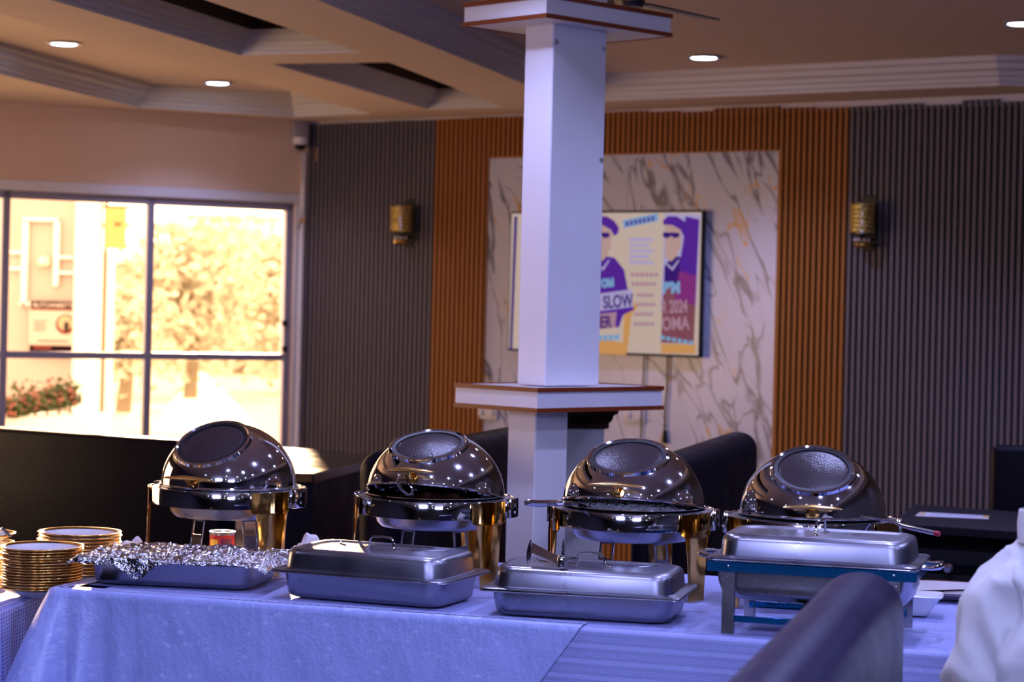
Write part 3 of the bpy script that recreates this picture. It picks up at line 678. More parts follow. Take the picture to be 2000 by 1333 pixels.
def cloth(name, con, zt, drop, m, s0, s1, off, flare, rip, seam=0.0, topin=.12, n=420, rows=26, fullt=False, seed=0.0, cap=None):
    """drop grid along the contour from s0 to s1; top strip inwards by topin"""
    vs, fs, uvs = [], [], []
    ds = [-topin, -topin * .6, -topin * .3, -.02, -.008] + [0.0, .004, .010, .02] + [.02 + (drop - .02) * ((k + 1) / rows) ** 1.15 for k in range(rows)]
    for j, d in enumerate(ds):
        for i in range(n + 1):
            s = s0 + (s1 - seam * max(d, 0) - s0) * i / n
            cn = con.corner(s)
            if d <= 0: o = off + d; z = zt
            else:
                fl = flare * math.exp(-(cn / .085) ** 2) * min(d, .5) ** .8
                env = min(1, d / .35)
                w = rip * env * (math.sin(s * 11 + seed + 1.7 * math.sin(s * 4.3)) + .6 * math.sin(s * 27 + seed * 3) + .25 * math.sin(s * 61 + 2 * math.sin(s * 9)))
                w += flare * .20 * env * math.exp(-(cn / .17) ** 2) * math.cos(cn * 58)
                for sc_, wd_ in ((.60, .005), (.63, .012), (.27, .010), (1.45, .008), (.95, .006)): w += .0035 * env ** .3 * math.exp(-((s - sc_ - .05 * d) / wd_) ** 2)
                o = off + .006 * min(1, d / .01) + fl + w; z = zt - d
                if d < .02: z = zt - d * .6
            (x, y), nn = con.pt(s, o); vs.append((x, y, z))
            if abs(nn[1]) > .7: uvs.append((x, -d if d > 0 else y if True else 0))
            else: uvs.append((x, y) if d <= 0 else (y, -d))
    for j in range(len(ds) - 1):
        for i in range(n):
            a = j * (n + 1) + i; fs.append((a, a + 1, a + n + 2, a + n + 1))
    if cap:
        base = len(vs); (xa_, ya_) = (con.r - .0, con.r); gx, gy = 24, 12
        x0, x1, y0, y1 = topin - off, con.L - topin + off, topin - off, con.W - topin + off
        for jy in range(gy + 1):
            for ix in range(gx + 1):
                x = x0 + (x1 - x0) * ix / gx; y = y0 + (y1 - y0) * jy / gy; vs.append((x, y, zt)); uvs.append((x, y))
        for jy in range(gy):
            for ix in range(gx): a = base + jy * (gx + 1) + ix; fs.append((a, a + 1, a + gx + 2, a + gx + 1))
    me = bpy.data.meshes.new(name); me.from_pydata(vs, [], fs); me.polygons.foreach_set('use_smooth', [True] * len(fs))
    ul = me.uv_layers.new(name='UVMap'); li = [0] * len(me.loops); me.loops.foreach_get('vertex_index', li)
    ul.data.foreach_set('uv', [c for i in li for c in uvs[i]])
    me.materials.append(m); o = bpy.data.objects.new(name, me); COL.objects.link(o); return o
con = Contour(TL, TW)
o = cloth('tablecloth', con, TZ, .72, CL_W, 0, con.P, 0, .25, .005, topin=.12, n=620, cap=True, seed=1.3)
o.location = TP(0, 0); o.rotation_euler = (0, 0, TA)
tag(o, 'blue-white tablecloth woven with rows of rings, showing at the right of the table', 'tablecloth', 'tablecloths')
us = tloc(PZ(1118, 1232, TZ))[0]
o = cloth('satin_tablecloth', con, TZ + .004, .70, CL_S, -.55, us, .007, .25, .005, seam=.72, topin=.055, n=380, rows=36, seed=1.3)
o.location = TP(0, 0); o.rotation_euler = (0, 0, TA)
tag(o, 'shiny blue-white satin tablecloth hanging over the front left corner', 'tablecloth', 'tablecloths')
# lower side table on the left
LZ = .69
t = thing('side_table', 'lower side table at the left edge carrying the gold-rimmed plates', 'table', (-2.72, 5.95, 0), TA * .3)
MB().bbox(.02, 1.28, .02, 1.2, LZ - .04, LZ - .006, .004, 1).build('tabletop', MATS['plywood'], t)
for x in (.1, 1.2):
    for y in (.1, 1.1): MB().tube([(x, y, 0), (x, y, LZ - .03)], .02, 10).build('leg', BLKM, t)
con2 = Contour(1.30, 1.22)
o = cloth('lace_tablecloth', con2, LZ, .66, CL_L, 0, con2.P, 0, .03, .011, topin=.12, n=420, cap=True, seed=4)
o.location = t.location; o.rotation_euler = t.rotation_euler
tag(o, 'blue-white lace tablecloth with vertical folds under the plates at left', 'tablecloth', 'tablecloths')

# ================================================================== PLATES
def plate_meshes():
    pr = [(0, .0), (.055, .0), (.060, .003), (.062, .006), (.085, .011), (.105, .021), (.119, .0285), (.1205, .0305), (.118, .0310), (.103, .0245), (.083, .0145), (.06, .0105), (0, .010)]
    a = MB().lathe(pr, 56).mesh('plate', WHITEC)
    g = MB().lathe([(.1085, .0225), (.1215, .0282), (.1232, .0302), (.1220, .0325), (.1175, .0322), (.108, .0278)], 56).mesh('gold_rim', GOLDR)
    return a, g
PM, PG = plate_meshes()
ORD = ['topmost', 'second from the top', 'third from the top', 'fourth from the top', 'fifth from the top', 'sixth from the top', 'seventh from the top', 'eighth from the top',
       'seventh from the bottom', 'sixth from the bottom', 'fifth from the bottom', 'fourth from the bottom', 'third from the bottom', 'second from the bottom', 'bottom']
def stack(px, pytop, D, n, step, z0, what, group, sc=1.0, ords=None):
    c = P(px, pytop, D)
    for k in range(n):
        o = bpy.data.objects.new('dinner_plate', PM); COL.objects.link(o)
        o.location = (c.x + random.uniform(-.003, .003), c.y + random.uniform(-.003, .003), z0 + k * step); o.scale = (sc, sc, 1)
        o.rotation_euler = (random.uniform(-.006, .006), random.uniform(-.006, .006), random.uniform(0, 6))
        g = bpy.data.objects.new('gold_rim', PG); COL.objects.link(g); g.parent = o
        lab = 'gold-rimmed white plate, %s of the %s' % (ords[n - 1 - k], what)
        tag(o, lab, 'plate', group)
ztop1 = P(80, 1068, 6.3).z
n1_ = 15; stack(80, 1068, 6.3, n1_, (ztop1 - LZ - .031) / (n1_ - 1), LZ + .002, 'tall near stack', 'plates in the tall near stack', 1.0, ORD)
O6 = ['topmost', 'second from the top', 'third from the top', 'fourth from the top', 'third from the bottom', 'second from the bottom', 'bottom']
ztop2 = P(155, 1040, 6.66).z
n2_ = 12
ORD12 = ORD[:6] + ['sixth from the bottom', 'fifth from the bottom', 'fourth from the bottom', 'third from the bottom', 'second from the bottom', 'bottom']
stack(155, 1040, 6.66, n2_, (ztop2 - LZ - .031) / (n2_ - 1), LZ + .002, 'farther stack', 'plates in the farther stack', 1.05, ORD12)
ztop3 = P(-45, 1046, 6.55).z
O5 = ['topmost', 'second from the top', 'middle one', 'second from the bottom', 'bottom']
stack(-50, 1046, 6.6, 5, (ztop3 - LZ - .031) / 4, LZ + .002, 'stack cut off by the left edge', 'plates in the stack at the left edge', 1.0, O5)
def pathobj(name, pts, r, m, label, cat, n=8, flat=1.0):
    o0 = min(pts, key=lambda p: p.z).copy(); o = MB().tube([p - o0 for p in pts], r, n, True, flat).build(name, m, None, o0); return tag(o, label, cat)
pathobj('serving_spoon', [P(-40, 1045, 6.55), P(-10, 1040, 6.55), P(5, 1034, 6.5), P(22, 1050, 6.5)], [.012, .005, .006, .003], STEEL, 'small steel spoon lying on the plate stack at the left edge', 'spoon')

# ================================================================== ROUND ROLL-TOP CHAFERS
GLASSD = mat('steamed_glass', (.035, .024, .026), .30, spec=.35, bump=.15, bscale=160, vary=.35, vscale=9)
RUB = mat('black_gasket', (.01, .01, .012), .4)
def dome(Rr, axis, alpha, nu=96, nv=64):
    az = Vector(axis).normalized(); ax = az.cross(Vector((1, 0, 0))).normalized(); ay = az.cross(ax)
    bm = bmesh.new(); rows_ = []
    for j in range(nv + 1):
        th = alpha + (math.pi - alpha) * .98 * j / nv; row = []
        for i in range(nu):
            ph = 2 * math.pi * i / nu; p = (az * math.cos(th) + ax * math.sin(th) * math.cos(ph) + ay * math.sin(th) * math.sin(ph)) * Rr
            row.append(bm.verts.new(p))
        rows_.append(row)
    for j in range(nv):
        for i in range(nu): bm.faces.new((rows_[j][i], rows_[j][(i + 1) % nu], rows_[j + 1][(i + 1) % nu], rows_[j + 1][i]))
    bmesh.ops.bisect_plane(bm, geom=bm.verts[:] + bm.edges[:] + bm.faces[:], plane_co=(0, 0, 0), plane_no=(0, 0, 1), clear_inner=True)
    bm.verts.index_update(); mb = MB(); mb.add([v.co.copy() for v in bm.verts], [[v.index for v in f.verts] for f in bm.faces], True); bm.free()
    q = az.to_track_quat('Z', 'Y').to_matrix().to_4x4(); return mb, q
LR = .202
def chafer(px, D, zt, yaw, opening, label, food=None, under=None):
    c = P(px, 980, D); t = thing('chafing_dish', label, 'chafing dish', (c.x, D, TZ + .004), yaw, 'round roll-top chafing dishes')
    H = zt - TZ - .004
    # ring
    MB().lathe([(.229, H - .050), (.234, H - .050), (.2345, H - .002), (.2335, H), (.2295, H), (.229, H - .002), (.229, H - .050)], 96).build('ring', STEEL, t)
    MB().lathe([(.205, H + .001), (.2285, H - .003), (.2285, H - .006), (.204, H - .004)], 72).build('rim_plate', BRUSH, t)
    MB().lathe([(.206, H - .002), (.186, H - .01), (.172, H - .075), (.160, H - .088), (.0, H - .090), (0, H - .086), (.158, H - .084), (.168, H - .074), (.182, H - .01)], 72).build('water_pan', BRUSH, t)
    fp = MB().lathe([(.160, H - .035), (.187, H + .000), (.202, H + .004), (.204, H + .006), (.202, H + .008), (.186, H + .004), (.158, H - .034), (0, H - .036)], 72).build('food_pan', STEEL, t)
    if food:
        bm_ = MB(); rr = random.Random(5)
        N = 26 if food == 'rice' else 20
        g = []
        for j in range(N + 1):
            for i in range(48):
                r_ = .178 * j / N; a = 2 * math.pi * i / 48; hgt = (.022 if food == 'rice' else .010) * (1 - (j / N) ** 2) + noise.noise(Vector((r_ * math.cos(a) * 60, r_ * math.sin(a) * 60, 0))) * .010
                g.append((r_ * math.cos(a), r_ * math.sin(a), H - (.002 if food == 'rice' else .006) + hgt + rr.uniform(-.003, .003)))
        fs = [(j * 48 + i, j * 48 + (i + 1) % 48, (j + 1) * 48 + (i + 1) % 48, (j + 1) * 48 + i) for j in range(N) for i in range(48)]
        bm_.add(g, fs, False)
        if food == 'rice':
            for k in range(1500):
                a = rr.uniform(0, 6.28); q = .170 * math.sqrt(rr.random()); cc = Vector((q * math.cos(a), q * math.sin(a), H + .003 + .022 * (1 - (q / .178) ** 2) + rr.uniform(0, .008)))
                d1 = Vector((rr.uniform(-1, 1), rr.uniform(-1, 1), rr.uniform(-.3, .6))).normalized() * .005; d2 = d1.orthogonal().normalized() * .0014; d3 = d1.cross(d2).normalized() * .0014
                bm_.add([cc - d1, cc + d1, cc + d2, cc - d2, cc + d3, cc - d3], [(0, 2, 4), (0, 4, 3), (0, 3, 5), (0, 5, 2), (1, 4, 2), (1, 3, 4), (1, 5, 3), (1, 2, 5)])
        f_ = bm_.build('rice' if food == 'rice' else 'stew', mat('rice_white', (.62, .60, .58), .6) if food == 'rice' else mat('dark_stew', (.05, .012, .006), .25, vary=.6, vscale=60), fp)
        f_['kind'] = 'stuff'
        if food == 'stew':
            mb = MB()
            for k in range(14):
                a = rr.uniform(0, 6.28); q = rr.uniform(.02, .15); mb.lathe([(0, -.012), (.012, -.008), (.017, 0), (.012, .010), (0, .014)], 8, c=(q * math.cos(a), q * math.sin(a), H + .006))
            x = mb.build('meat', mat('meat_dark', (.06, .02, .01), .35, vary=.5, vscale=50), fp); x['kind'] = 'stuff'
    # hinge brackets
    for sx in (-1, 1):
        M = Matrix.Rotation(0 if sx > 0 else math.pi, 4, 'Z')
        hb = MB().bbox(.229, .246, -.034, .034, H - .052, H + .004, .003, 2, M).build('hinge_bracket', STEEL, t)
        mb = MB()
        for z in (H - .014, H - .036): mb.lathe([(0, .004), (.003, .003), (.0045, 0)], 10, M=M @ Matrix.Translation((.246, 0, z)) @ Matrix.Rotation(R(90), 4, 'Y'))
        mb.build('rivet', STEEL, hb)
    # legs
    for a in (-62, 62, 172):
        ac = R(a - 90); mb = MB(); loops = []
        prof = [(H - .001, .27), (H - .056, .27), (H - .060, .255), (H - .066, .205), (H - .080, .195), (H * .5, .165), (.004, .132), (0, .132)]
        for z, ha in prof:
            ro, ri = .2405, .2375
            if z < H - .058: ro += .001
            n = 12; L_ = [(ro * math.cos(ac + ha * (2 * k / n - 1)), ro * math.sin(ac + ha * (2 * k / n - 1)), z) for k in range(n + 1)]
            L_ += [(ri * math.cos(ac + ha * (1 - 2 * k / n)), ri * math.sin(ac + ha * (1 - 2 * k / n)), z) for k in range(n + 1)]
            loops.append(L_)
        mb.loft(loops, smooth=True)
        lg = mb.build('leg', GOLD, t)
        # steel clip panel on the ring
    # inner burner stand: slanted straps with a rectangular window
    for a in (-42 - math.degrees(yaw), 42 - math.degrees(yaw)):
        ac = R(a - 90); M = Matrix.Rotation(ac, 4, 'Z') @ Matrix.Translation((.135, 0, 0)) @ Matrix.Rotation(R(-9), 4, 'Y')
        top = H - .085; mb = MB(); w = .026; th = .0025
        mb.bbox(-th, th, -w, -w + .007, .004, top, .001, 1, M); mb.bbox(-th, th, w - .007, w, .004, top, .001, 1, M)
        mb.bbox(-th, th, -w, w, top - .012, top, .001, 1, M); mb.bbox(-th, th, -w, w, top - .062, top - .052, .001, 1, M); mb.bbox(-th, th, -w + .006, w - .006, .004, top - .058, .001, 1, M)
        mb.build('burner_bracket', BRUSH, t)
    # lid
    b1, q = dome(LR, (0, -.574, .819), R(33)) if True else None
    ld = b1.build('lid', STEEL, t, (0, 0, H + .006), (-R(opening), 0, 0)); ld.scale = (1, 1, .91)
    MB().lathe([(LR - .004, -.004), (LR + .0045, -.004), (LR + .006, 0), (LR + .0035, .004), (LR - .002, .004)], 96).build('lid_rim', STEEL, ld)
    az = Vector((0, -.574, .819)).normalized(); qm = az.to_track_quat('Z', 'Y').to_matrix().to_4x4()
    rw = LR * math.sin(R(33)); hw = LR * math.cos(R(33))
    MB().lathe([(rw - .004, hw - .003), (rw - .004, hw + .004), (rw + .001, hw + .0080), (rw + .007, hw + .005), (rw + .009, hw - .005)], 72, M=qm).build('window_bezel', STEEL, ld)
    MB().lathe([(rw - .015, hw - .002), (rw - .0135, hw + .0035), (rw - .003, hw + .0045), (rw - .002, hw - .004)], 72, M=qm).build('gasket', RUB, ld)
    MB().lathe([(rw - .007, hw - .004)] + [(r_, hw - .003 + .014 * (1 - (r_ / rw) ** 2)) for r_ in (.092, .085, .07, .05, .03, .012)] + [(0, hw + .011)], 64, M=qm).build('window_glass', GLASSD, ld)
    hb_ = (0, -LR - .036, .034)
    hd = MB().tube([(-.078, 0, -.001), (-.072, 0, 0), (-.045, 0, .001), (0, 0, .003), (.045, 0, .001), (.072, 0, 0), (.078, 0, -.001)], [.003, .006, .009, .013, .009, .006, .003], 12, True, .62)
    hd.build('handle', mat('brushed_gold', (1.0, .62, .20), .24, 1), ld, hb_)
    MB().tube([hb_, (0, -LR - .026, .020), (0, -LR - .008, .012), (0, -LR + .008, .014)], [.010, .007, .008, .013], 12).lathe([(0, -.004), (.016, -.003), (.02, .001), (.018, .005), (0, .006)], 16, M=Matrix.Translation((0, -LR + .000, .016)) @ Matrix.Rotation(R(90), 4, 'X')).build('handle_stalk', GOLD, ld)
    return t, H
chafer(446, 6.46, 1.012, R(-23), 0, 'round dome chafing dish, closed, leftmost, above the foil-covered pan')
chafer(851, 6.32, 1.010, R(-19), 12.5, 'round dome chafing dish with lid ajar over dark stew, left of the column', 'stew')
chafer(1237, 6.15, 1.006, R(-16), 10, 'round dome chafing dish with lid ajar over white rice, right of the column', 'rice')
chafer(1587, 5.98, 1.008, R(-8), 1.5, 'round dome chafing dish, rightmost, behind the lidded pan on a stand')
# fuel holders and the tin under the domes
def burner(px, D, label, zb=TZ + .004):
    c = P(px, 1050, D); t = thing('fuel_burner', label, 'burner', (c.x, D, zb))
    MB().lathe([(0, 0), (.042, 0), (.044, .004), (.042, .050), (.046, .054), (.046, .060), (.040, .060), (.038, .045), (0, .044)], 32).build('cup', BRUSH, t)
    MB().tube([(-.05, 0, .062), (.05, 0, .062)], .0025, 6).build('bar', STEEL, t)
burner(862, 6.32, 'round steel fuel burner under the dome left of the column'); burner(1255, 6.15, 'round steel fuel burner under the rice dome')
c = P(434, 1050, 6.40)
t = thing('food_tin', 'small red food tin with yellow label patch under the leftmost dome', 'tin', (c.x, 6.40, TZ + .004), R(-8))
HT = P(434, 1038, 6.40).z - TZ - .004
REDM = mat('red_label', (.62, .02, .02), .35)
MB().lathe([(0, .0), (.037, 0), (.038, .002), (.038, .006), (.0368, .008), (.0368, HT - .008), (.038, HT - .005), (.038, HT), (.036, HT), (.035, HT - .005), (0, HT - .006)], 40).build('can', BRUSH, t)
MB().lathe([(.0372, .010), (.0372, HT - .010)], 40).build('paper_label', REDM, t)
MB().lathe([(.0375, HT - .055), (.0375, HT - .022)], 10, a0=R(-140), a1=R(-95)).build('label_patch', mat('yellow_print', (.85, .50, .02), .4), t)
MB().lathe([(.0375, HT - .040), (.0375, HT - .020)], 10, a0=R(-80), a1=R(-25)).build('label_picture', mat('dark_red_print', (.20, .02, .05), .4, vary=.8, vscale=120), t)

# ================================================================== RECTANGULAR PANS
def rectpan(h, hx=.265, hy=.1625):
    pr = [(.050, 0), (.040, .002), (.034, .007), (.0305, .016), (.0255, h - .010), (.0235, h - .003), (.020, h - .0015), (.001, h - .002), (0, h - .001), (.001, h + .0005),
          (.020, h + .001), (.025, h - .002), (.028, h - .011), (.033, .018), (.037, .009), (.052, .004)]
    return MB().loft([rrect(hx - i, hy - i, .045 if i > .01 else .022, z) for i, z in pr])
def rectlid(h, hx=.263, hy=.160):
    pr = [(.004, -.004), (0, -.0035), (0, .0), (.003, .0015), (.020, .0015), (.024, .004), (.0275, h - .018), (.030, h - .009), (.035, h - .003), (.043, h), (.054, h + .0005), (.060, h - .001), (.066, h - .0035), (.10, h - .002)]
    return MB().loft([rrect(hx - i, hy - i, .050 if i > .01 else .022, z) for i, z in pr], False, True)
def wirehandle(w=.036, hgt=.033):
    return [(-w - .012, 0, .0), (-w - .004, 0, .004), (-w, 0, .010), (-w, 0, hgt - .008), (-w + .007, 0, hgt), (0, 0, hgt + .002), (w - .007, 0, hgt), (w, 0, hgt - .008), (w, 0, .010), (w + .004, 0, .004), (w + .012, 0, 0)]
def lidhandle(lid, z, rot=0.0, w=.036):
    M = Matrix.Rotation(rot, 4, 'Z'); o = MB().tube([M @ Vector(p) for p in wirehandle(w)], .0032, 8)
    for sx in (-1, 1): o.bbox(sx * (w + .010) - .010, sx * (w + .010) + .010, -.007, .007, -.002, .003, .002, 1, M)
    return o.build('handle', STEEL, lid, (0, 0, z))
def place(pxl, pxr, zbase, depth=.29, inset_=.03):
    a = PZ(*pxl, zbase); b = PZ(*pxr, zbase); d = (b - a); an = math.atan2(d.y, d.x); m_ = (a + b) / 2
    n = Vector((-math.sin(an), math.cos(an), 0)); return m_ + n * (depth / 2), an
def panset(name, pxl, pxr, h, lidh, label, rimlift=.005, tilt=.5):
    c, an = place(pxl, pxr, TZ + .004); t = thing(name, label, 'food pan', (c.x, c.y, TZ + .004), an)
    rectpan(h).build('pan', PANST, t)
    ld = rectlid(lidh).build('lid', PANST, t, (0, 0, h + rimlift), (R(tilt), R(.3), 0)); lidhandle(ld, lidh - .003)
    mb = MB()
    for sx in (-1, 1): mb.tube([(sx * .12, .02, lidh - .0015), (sx * .15, .045, lidh - .001), (sx * .165, .08, lidh - .0015)], .0022, 6)
    mb.build('stamped_groove', PANST, ld)
    return t, c, an
tB, cB, anB = panset('lidded_food_pan', (531, 1166), (868, 1194), .072, .058, 'worn steel food pan with wire-handled lid, left of centre beside the foil')
tC, cC, anC = panset('covered_food_pan', (945, 1202), (1318, 1224), .066, .056, 'steel food pan with lid and tongs on top, in front of the column', .006, .3)
# foil covered pan
cA, anA = place((160, 1141), (498, 1157), TZ + .004)
tA = thing('foil_covered_pan', 'shallow steel pan covered with crumpled foil beside the gold-rimmed plates', 'food pan', (cA.x, cA.y, TZ + .004), anA)
hA = .070; rectpan(hA).build('pan', PANST, tA)
mb = MB(); nx, ny = 110, 64; rr = random.Random(3); vs = []
for j in range(ny + 1):
    for i in range(nx + 1):
        x = -.292 + .584 * i / nx; y = -.190 + .365 * j / ny
        ex, ey = max(0, abs(x) - .262), max(0, abs(y) - .160)
        e = max(ex, ey)
        z = hA + .006 + .006 * math.exp(-((x + .02) / .2) ** 2) + .016 * noise.noise(Vector((x * 14, y * 14, 2))) + .010 * abs(noise.noise(Vector((x * 38, y * 38, 5)))) + rr.uniform(-.0036, .0036)
        drop = 0
        if y < -.155:
            lim = .010 + .012 * noise.noise(Vector((x * 9, 3, 1))) + .050 * math.exp(-((x + .085) / .045) ** 2) + .012 * math.exp(-((x + .24) / .05) ** 2)
            k = (-.155 - y) / .035; z = hA + .010 - k * max(lim, .004) + rr.uniform(-.002, .002); y = -.163 - .006 * k + .004 * noise.noise(Vector((x * 30, z * 40, 0)))
        elif y > .170: z = hA + .004 - (y - .170) * .5
        if abs(x) > .262:
            z -= (abs(x) - .262) * .55
        vs.append((x, y, z))
mb.add(vs, [(j * (nx + 1) + i, j * (nx + 1) + i + 1, (j + 1) * (nx + 1) + i + 1, (j + 1) * (nx + 1) + i) for j in range(ny) for i in range(nx)], False)
FOIL = mat('crumpled_foil', (.56, .56, .60), .10, 1, bump=.5, bscale=70, rvary=.04)
mb.build('foil', FOIL, tA)

# chafer D on its stand
zr = .950
aD = PZ(1375, 1092, zr); bD = PZ(1795, 1116, zr)
dD = bD - aD; anD = math.atan2(dD.y, dD.x); nD = Vector((-math.sin(anD), math.cos(anD), 0)); cD = (aD + bD) / 2 + nD * .165
tD = thing('rectangular_chafing_dish', 'rectangular lidded chafing dish on a blue-banded stand with legs, rightmost', 'chafing dish', (cD.x, cD.y, TZ + .004), anD)
zl = zr - TZ - .004
print('D span', dD.length)
hs = dD.length / 2
MB().loft([rrect(hx, hy, r_, z) for hx, hy, r_, z in [(x - hs * 0 , y, r, z) for x, y, r, z in
     [(.200, .10, .05, zl - .105), (.222, .120, .06, zl - .100), (.236, .134, .06, zl - .086), (.243, .140, .055, zl - .06), (.246, .142, .05, zl - .012), (.262, .160, .025, zl - .004), (.264, .162, .025, zl - .002), (.262, .160, .025, zl), (.24, .138, .045, zl - .004), (.235, .134, .05, zl - .08), (.2, .1, .05, zl - .098)]]]).build('water_pan', BRUSH, tD)
sx_, sy_ = .258, .156
fr = MB(); zt2, zb2 = zl - .006, zl - .030
fr.box(-sx_, sx_, -sy_ - .003, -sy_, zb2, zt2).box(-sx_, sx_, sy_, sy_ + .003, zb2, zt2).box(-sx_ - .003, -sx_, -sy_, sy_, zb2, zt2).box(sx_, sx_ + .003, -sy_, sy_, zb2, zt2)
frm = fr.build('stand_band', BLUEF, tD)
mb = MB()
for x in (-.205, .205):
    for z in (zl - .016,): mb.lathe([(0, .003), (.003, .0022), (.0042, 0)], 10, M=Matrix.Translation((x, -sy_ - .003, z)) @ Matrix.Rotation(R(90), 4, 'X'))
mb.build('rivet', STEEL, frm)
for sx in (-1, 1):
    for sy in (-1, 1):
        x0 = sx * .205; y0 = sy * (sy_ - .001)
        lg = MB().bbox(x0 - .0155, x0 + .0155, y0 - .0015, y0 + .0015, 0, zl - .024, .0008, 1).bbox(x0 + (.0135 if sx < 0 else -.0155), x0 + (.0155 if sx < 0 else -.0135), min(y0, y0 - sy * .018), max(y0, y0 - sy * .018), 0, zl - .03, .0005, 1).build('leg', BRUSH, tD)
        mb = MB()
        for dx, dz in ((-.006, 0), (.006, 0)): mb.lathe([(0, .003), (.002, .002), (.003, 0)], 8, M=Matrix.Translation((x0 + dx, y0 + sy * .0015, zl - .043)) @ Matrix.Rotation(R(90) * (1 if sy < 0 else -1), 4, 'X'))
        mb.build('rivet', STEEL, lg)
for sy in (-1, 1): MB().bbox(-.205, .205, sy * (sy_ - .012) - .002, sy * (sy_ - .012) + .002, .030, .046, .001, 1).bbox(-.205, .205, sy * (sy_ - .022), sy * (sy_ - .012), .030, .032, .0005, 1).build('lower_bar', BLUEF, tD)
MB().lathe([(0, 0), (.034, 0), (.036, .003), (.035, .038), (.04, .04), (.04, .044), (0, .044)], 28, c=(0, -.02, .034)).box(-.05, .05, -.13, .13, .030, .034).build('fuel_holder', BLKM, tD)
for sx in (-1, 1):
    pts = [(sx * .255, -.055, zl - .004), (sx * .285, -.05, zl - .004), (sx * .302, -.035, zl - .002), (sx * .305, 0, zl - .001), (sx * .302, .035, zl - .002), (sx * .285, .05, zl - .004), (sx * .255, .055, zl - .004)]
    MB().tube(pts, [.005, .007, .008, .0085, .008, .007, .005], 10).build('side_handle', STEEL, tD)
ld = rectlid(.058).build('lid', PANST, tD, (0, 0, zl + .005), (R(.4), 0, 0)); lidhandle(ld, .055, R(80))

# ================================================================== TONGS, LADLES, SPOONS, BOWL, TRAY, NAPKINS
zT = TZ + .004 + .066 + .006 + .056
def lt(px, py, z): return PZ(px, py, z)
h0 = lt(1097, 1107, zT + .006)
tg = thing('serving_tongs', 'open ornate steel serving tongs lying on the lid in front of the column', 'tongs', h0 - Vector((0, 0, .006)))
def D_(p): return p - tg.location
hp = h0 + Vector((0, 0, .012)); Dh = hp.y
MB().lathe([(0, -.014), (.011, -.014), (.013, -.011), (.013, .011), (.011, .014), (0, .014)], 20, c=D_(hp)).build('hinge', STEEL, tg)
e = P(1038, 1070, Dh + .06)
for off in ((0, 0, 0),):
    mb = MB()
    for k in range(5):
        sh = Vector((0, .004 * (k - 2), .0032 * (k - 2))); mb.tube([D_(hp) + sh, D_(hp).lerp(D_(e), .5) + sh * 1.2, D_(e) + sh * 1.5], [.0028, .003, .003], 8)
    mb.build('arm', STEEL, tg)
def leaf(cx_, cy_, Dd, hh, w, name, lean=0):
    c = D_(P(cx_, cy_, Dd)); mb = MB(); loops = []
    for k in range(9):
        u = k / 8; z = (u - .5) * 2 * hh; ww = w * math.sin(math.pi * (.08 + .84 * u)); 
        loops.append([(c.x + ww * math.cos(a) + lean * (u - .5), c.y + .35 * ww * math.sin(a), c.z + z) for a in [2 * math.pi * q / 10 for q in range(10)]])
    mb.loft(loops).build(name, STEEL, tg)
leaf(1034, 1079, Dh + .06, .032, .007, 'grip', .006); leaf(1100, 1078, Dh + .12, .034, .005, 'grip')
e2 = P(1122, 1092, Dh + .1)
MB().tube([D_(hp), D_(P(1106, 1094, Dh + .05)), D_(e2)], [.006, .006, .005], 8).build('arm', STEEL, tg)
pathobj('steel_ladle', [P(1024, 984, 5.86), P(1032, 983, 5.86), P(1048, 984, 5.88), P(1085, 983, 5.93), P(1115, 984, 5.98), P(1150, 992, 6.03), P(1175, 998, 6.1)], [.009, .015, .016, .013, .009, .006, .004], STEEL,
        'steel ladle with a thick handle sticking out left from the rice dome', 'ladle', 10, .7)
lp = [P(799, 934, 6.12), P(791, 926, 6.12), P(782, 928, 6.11), P(777, 940, 6.10), P(783, 955, 6.10), P(795, 966, 6.10), P(805, 968, 6.12), P(806, 958, 6.13), P(800, 944, 6.13)]
o0 = lp[5].copy(); t = thing('looped_spoon', 'serving spoon with a looped chrome handle leaning out of the stew dome', 'spoon', o0)
MB().tube([p - o0 for p in lp], .0045, 8).build('handle_loop', STEEL, t)
MB().tube([P(804, 966, 6.12) - o0, P(822, 982, 6.20) - o0, P(845, 990, 6.28) - o0], [.006, .005, .005], 8).build('shaft', STEEL, t)
o0 = P(1700, 1012, 5.80)
t = thing('long_ladle', 'long straight ladle handle with a red tip, resting on the rightmost dome dish', 'ladle', o0)
pts = [P(1640, 1004, 5.84), P(1700, 1012, 5.80), P(1745, 1020, 5.76), P(1765, 1028, 5.74), P(1826, 1042, 5.68)]
MB().tube([p - o0 for p in pts], [.004, .004, .004, .0065, .0065], 10).build('handle', STEEL, t)
MB().tube([P(1826, 1042, 5.68) - o0, P(1835, 1044, 5.67) - o0], .007, 10).build('tip', mat('red_plastic', (.30, .01, .02), .4), t)
# bowl
cb_ = PZ(1785, 1206, TZ + .004); cb_ = cb_ + Vector((.0, .06, 0))
BW = thing('serving_bowl', 'white square porcelain bowl with a spoon in it, right of the near bench', 'bowl', (cb_.x, cb_.y, TZ + .004), R(-14))
MB().loft([rrect(a, a * .8, r_, z) for a, r_, z in ((.045, .012, 0), (.050, .014, .003), (.060, .016, .018), (.080, .018, .048), (.088, .02, .053), (.089, .02, .055), (.086, .02, .056), (.076, .018, .050), (.056, .016, .02), (.045, .014, .012))]).build('bowl', WHITEC, BW)
x = MB().loft([rrect(.062, .05, .016, .026), rrect(.05, .04, .014, .030)]).build('sauce', mat('pale_sauce', (.55, .42, .38), .35, vary=.3, vscale=30), BW)
sa, sb, sc_ = P(1752, 1182, 5.70), P(1766, 1152, 5.68), P(1773, 1142, 5.68)
t = thing('bowl_spoon', 'small steel spoon standing in the white square bowl', 'spoon', sa)
